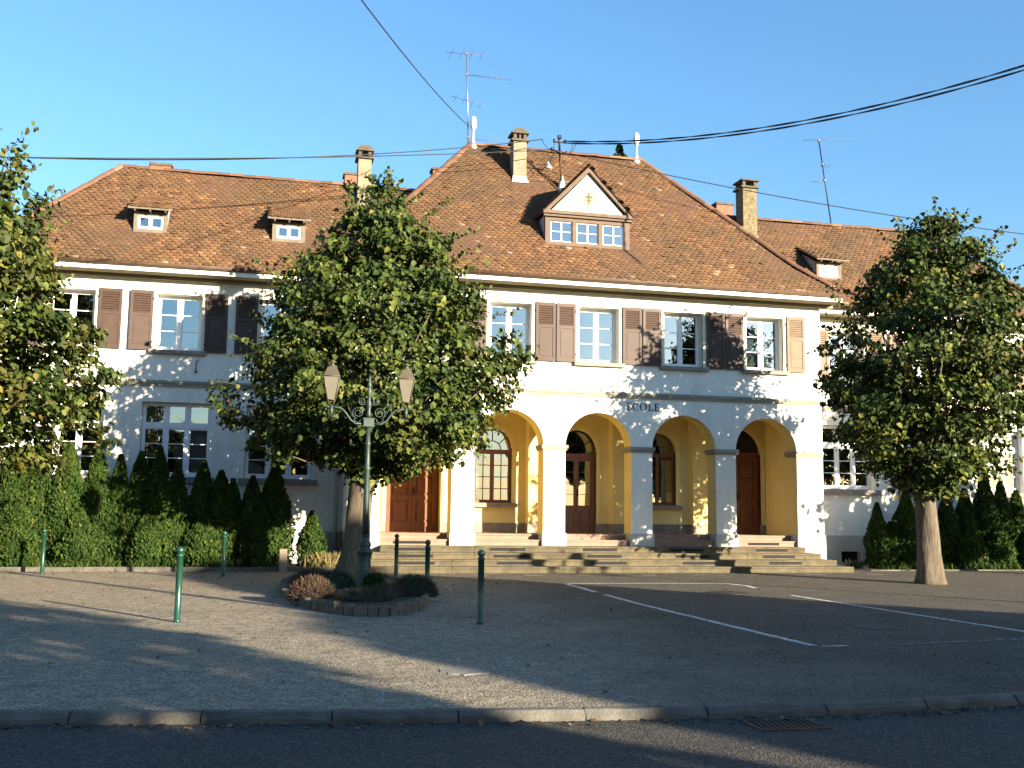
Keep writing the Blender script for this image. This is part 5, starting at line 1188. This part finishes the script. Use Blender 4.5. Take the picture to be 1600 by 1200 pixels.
xk = R.uniform(-3, 9, 260); C = np.concatenate([C, np.stack([xk, np.interp(xk, [q[0] for q in KB], [q[1] for q in KB]) - np.abs(R.normal(0, .10, 260)) - .02, np.full(260, -.063)], 1)])
xh = R.uniform(-7, 1.8, 260); C = np.concatenate([C, np.stack([xh, 27.25 - np.abs(R.normal(0, .35, 260)), np.full(260, .012)], 1)])
xs_ = R.uniform(2.5, 16, 120); C = np.concatenate([C, np.stack([xs_, 26.3 - np.abs(R.normal(0, .25, 120)), np.full(120, .012)], 1)]); n = len(C)
D = rand_dirs(n) * np.array([1, 1, .15]); Nn = rand_dirs(n) * .35 + np.array([0, 0, 1.0])
o = link('fallen_leaves', leaf_mesh('fallen_leaves', C, D, Nn, R.uniform(.03, .058, n), 'dead_leaf', R.random(n))); o['kind'] = 'stuff'
# leafy plant on the low chimney
n = 420; d = rand_dirs(n); C = np.array([11.50, 32.6, 13.50]) + d * np.array([.28, .15, .16]) * R.uniform(.4, 1, (n, 1)); C = np.concatenate([C, np.array([11.47, 32.6, 13.78]) + rand_dirs(130) * np.array([.10, .08, .14])]); n = len(C)
pl = tag(empty('chimney_plant', (11.5, 32.6, 13.3)), 'dark green leafy plant growing from a low chimney beside the right finial', 'plant')
link('foliage', leaf_mesh('foliage', C, rand_dirs(n) + np.array([0, 0, .5]), rand_dirs(n), R.uniform(.07, .12, n), 'thuja_spray', R.uniform(0, .5, n)), pl)
MB().tube([(11.5, 32.7, 13.2), (11.48, 32.62, 13.7)], [.03, .01], 5).build('stem', 'twig', pl, loc=(11.5, 32.7, 13.3))

# ------------------------------------------------------------------ planter with stone edging round tree and lamp
PXc, PYc, PRX, PRY = 1.80, 20.35, 1.32, 4.45
planter = tag(empty('planting_bed', (PXc, PYc, 0)), 'oval raised bed edged with rough upright stones around the linden and lamp post', 'planter')
n = 40; MB().slab([(PXc + (PRX - .06) * math.cos(2 * math.pi * k / n), PYc + (PRY - .06) * math.sin(2 * math.pi * k / n), -.05) for k in range(n)], (0, 0, .17)).build('soil', 'soil', planter, loc=(PXc, PYc, .1))
ang = 0.0; tot = 2 * math.pi
while ang < tot:
    dl = rnd.uniform(.17, .30); x, y = PXc + PRX * math.cos(ang), PYc + PRY * math.sin(ang)
    sp = math.hypot(PRX * math.sin(ang), PRY * math.cos(ang)); da = dl / sp; a2 = ang + da
    if a2 > tot: break
    p = Vector((x, y, 0)); q = Vector((PXc + PRX * math.cos(a2 - .02 / sp), PYc + PRY * math.sin(a2 - .02 / sp), 0)); t = (q - p); nn = Vector((-t.y, t.x, 0)).normalized(); h = rnd.uniform(.13, .20); w = rnd.uniform(.09, .13)
    jt = lambda: Vector((rnd.uniform(-.012, .012), rnd.uniform(-.012, .012), 0)); up1 = Vector((0, 0, h)); c_ = .02
    vs = [p + jt() - Vector((0, 0, .05)), q + jt() - Vector((0, 0, .05)), q + nn * w - Vector((0, 0, .05)), p + nn * w - Vector((0, 0, .05)), p + jt() + up1 * rnd.uniform(.9, 1), q + jt() + up1 * rnd.uniform(.9, 1.05), q + nn * w + up1, p + nn * w + up1 * rnd.uniform(.9, 1)]
    MB().add(vs, [(0, 3, 2, 1), (4, 5, 6, 7), (0, 1, 5, 4), (1, 2, 6, 5), (2, 3, 7, 6), (3, 0, 4, 7)]).build('edging_stone', 'edging', planter, loc=(p + q) / 2, bevel=.014)
    ang = a2
def low_shrub(name, x, y, rx, h, m, label, n=900, seed=1, blade=True):
    global R
    R = np.random.default_rng(seed); d = rand_dirs(n); d[:, 2] = np.abs(d[:, 2])
    C = np.array([x, y, .10]) + d * np.array([rx, rx * .9, h]) * R.uniform(.7, 1.03, (n, 1)); t = tag(empty(name, (x, y, .1)), label, 'shrub')
    link('foliage', leaf_mesh('foliage', C, d + np.array([0, 0, .6]) + rand_dirs(n) * .5, rand_dirs(n), R.uniform(.06, .13, n), m, R.random(n), 'blade' if blade else 'spray'), t)
    mb = MB(); k = 7; mb.lathe([(rx * .82 * math.cos(math.pi / 2 * q / k), .10 + h * .8 * math.sin(math.pi / 2 * q / k)) for q in range(k + 1)], (x, y, 0), 12)
    o = mb.build('inner_growth', m, t, loc=(x, y, .1)); set_rnd(o, .0)
low_shrub('low_shrub', .95, 18.0, .38, .36, 'heather', 'round brownish shrub at the left front of the stone edged bed', 2600, 31)
low_shrub('low_shrub', 2.72, 18.4, .42, .36, 'low_green', 'dark green mounded shrub at the right end of the stone edged bed', 2600, 32)
low_shrub('low_shrub', 1.75, 17.4, .50, .20, 'low_green', 'flat dark plant in front of the lamp base', 1600, 33)
low_shrub('low_shrub', 2.22, 18.2, .40, .24, 'heather', 'sparse dry plant just right of the lamp base', 900, 34)
low_shrub('low_shrub', 1.45, 20.3, .45, .34, 'low_green', 'olive green tuft between the lamp post and the linden trunk', 1400, 35)
low_shrub('low_shrub', 2.15, 19.6, .22, .30, 'thuja_spray', 'bright green sprout at the foot of the lamp post', 700, 36, False)
low_shrub('low_shrub', 1.15, 21.6, .45, .30, 'heather', 'low brown plant behind the round brownish shrub', 1200, 37)

# ------------------------------------------------------------------ bollards
def bollard():
    t = empty('bollard', (0, 0, 0))
    MB().lathe([(.052, 0), (.052, .03), (.045, .035), (.045, .90), (.052, .905), (.052, .925), (.034, .935), (.034, .945)], (0, 0, 0), 16).build('post', 'green_paint', t)
    MB().lathe([(.03, .94)] + [(.055 * math.sin(math.pi * k / 10), .985 - .055 * math.cos(math.pi * k / 10)) for k in range(1, 11)], (0, 0, 0), 16).build('ball', 'green_paint', t)
    return t
b0o = bollard()
BL = [(-1.01, 15.52, 'green bollard standing in full sun on the gravel left of the stone edged bed'), (-4.75, 26.4, 'farthest left green bollard in front of the sunlit hedge'), (-.69, 25.4, 'green bollard before the dark middle of the hedge, left of the linden'), (3.09, 23.75, 'dark bollard by the porch steps, left of two behind the bed'), (3.10, 19.4, 'dark bollard rising behind the right shrub of the bed'), (3.13, 14.77, 'dark shaded bollard standing alone right of the stone edged bed')]
for i, (x, y, lab) in enumerate(BL):
    if i == 0: t = b0o
    else:
        t = b0o.copy(); COL.objects.link(t)
        for ch in list(b0o.children): c = ch.copy(); COL.objects.link(c); c.parent = t
    t.location = (x, y, 0); tag(t, lab, 'bollard', 'green bollards around the forecourt')

# ------------------------------------------------------------------ street lamps
def lamp(x, y):
    t = empty('street_lamp', (0, 0, 0))
    MB().lathe([(.19, 0), (.19, .04), (.165, .09), (.15, .18), (.135, .30), (.115, .62), (.112, .66), (.118, .68), (.112, .70), (.125, .74), (.145, .79), (.150, .81), (.12, .85), (.095, .87), (.11, .90), (.112, .95), (.085, 1.00), (.07, 1.04), (.068, 1.08), (.085, 1.10), (.085, 1.115), (.06, 1.12)], (0, 0, 0), 16).build('lamp_base', 'lamp_green', t)
    MB().box(-.05, .05, -.155, -.135, .36, .46).build('access_plate', 'lamp_green', t, loc=(0, -.14, .4))
    MB().lathe([(.062, 1.12), (.058, 1.6), (.052, 2.3), (.060, 2.32), (.060, 2.36), (.048, 2.38), (.044, 2.75), (.056, 2.78), (.056, 2.82), (.042, 2.84), (.040, 3.12)], (0, 0, 0), 14).build('lamp_shaft', 'lamp_green', t)
    MB().box(-.095, .095, -.075, .075, 3.12, 3.28).box(-.11, .11, -.085, .085, 3.12, 3.14).box(-.11, .11, -.085, .085, 3.26, 3.28).build('arm_block', 'lamp_green', t, loc=(0, 0, 3.2))
    MB().lathe([(.035, 3.28), (.05, 3.34), (.034, 3.42), (.048, 3.52), (.052, 3.56), (.03, 3.62), (.03, 3.68), (.048, 3.74), (.05, 3.80), (.03, 3.84), (.042, 3.87), (.05, 3.90), (.028, 3.96), (.02, 4.04), (.0, 4.14)], (0, 0, 0), 12).build('lamp_finial', 'lamp_green', t)
    for sg in (-1, 1):
        arm = MB().tube([(sg * .08, 0, 3.18), (sg * .24, 0, 3.17), (sg * .34, 0, 3.24), (sg * .42, 0, 3.36), (sg * .50, 0, 3.44), (sg * .60, 0, 3.47), (sg * .70, 0, 3.465)], .020, 7)
        def spiral(cx, cz, r1, r2, a0, turns, wd=.009, n=26):
            arm.tube([(sg * (cx + (r1 + (r2 - r1) * k / n) * math.cos(a0 + turns * 6.283 * k / n)), 0, cz + (r1 + (r2 - r1) * k / n) * math.sin(a0 + turns * 6.283 * k / n)) for k in range(n + 1)], wd, 5)
        spiral(.20, 3.38, .115, .03, -1.4, 1.9); spiral(.13, 3.60, .075, .015, -2.6, 1.7); spiral(.22, 3.26, .075, .05, 3.0, .55)
        arm.tube([(sg * .30, 0, 3.30), (sg * .38, 0, 3.46), (sg * .40, 0, 3.56), (sg * .44, 0, 3.50)], .010, 5); arm.tube([(sg * .70, 0, 3.50), (sg * .70, 0, 3.36), (sg * .70, 0, 3.27)], [.045, .03, .004], 8); arm.tube([(sg * .70, 0, 3.47), (sg * .80, 0, 3.48), (sg * .86, 0, 3.46)], [.02, .012, .008], 6)
        arm.build('lamp_arm', 'lamp_green', t, loc=(sg * .4, 0, 3.3))
        lx = sg * .70; ln = MB(); g = rad(38)
        def sq(r, z): return [(lx + r * math.cos(g + k * math.pi / 2), r * math.sin(g + k * math.pi / 2), z) for k in range(4)]
        z0, z1, z2, z3 = 3.60, 4.04, 4.22, 4.27; rb, rt, rc = .098, .205, .115
        for k in range(4):
            ln.tube([sq(rb, z0)[k], sq(rt, z1)[k]], .009, 5); ln.tube([(lx + .03 * math.cos(g + k * math.pi / 2), .03 * math.sin(g + k * math.pi / 2), 3.50), sq(rb * .95, z0)[k]], .008, 5)
            ln.tube([sq(rt, z1)[k], sq(rt, z1)[(k + 1) % 4]], .011, 5); ln.tube([sq(rb, z0)[k], sq(rb, z0)[(k + 1) % 4]], .009, 5)
        ln.add(sq(rt + .01, z1 + .005) + sq(rc, z2), [(k, (k + 1) % 4, 4 + (k + 1) % 4, 4 + k) for k in range(4)] + [(4, 5, 6, 7), (3, 2, 1, 0)])
        ln.lathe([(.09, z2), (.095, z2 + .02), (.035, z2 + .035), (.03, z2 + .075), (.075, z2 + .09), (.08, z2 + .10), (.02, z2 + .125), (.0, z2 + .15)], (lx, 0, 0), 12)
        ln.build('lantern', 'lamp_metal', t, loc=(lx, 0, 3.9)); lan = t.children[-1] if False else None
        gl = MB().add(sq(rb - .004, z0 + .005) + sq(rt - .006, z1), [(k, (k + 1) % 4, 4 + (k + 1) % 4, 4 + k) for k in range(4)] + [(3, 2, 1, 0)]); gl.build('lantern_glass', 'lamp_glass', t, loc=(lx, 0, 3.8))
    return t
l1 = lamp(0, 0); l1.location = (1.98, 19.75, 0); tag(l1, 'green cast iron lamp post with two lanterns in the stone edged bed', 'street lamp')
l2 = l1.copy(); COL.objects.link(l2); l2.location = (16.25, 13.9, 0)
for ch in list(l1.children): c = ch.copy(); COL.objects.link(c); c.parent = l2
tag(l2, 'two lantern lamp post beyond the right picture edge, whose shadow falls on the steps', 'street lamp')
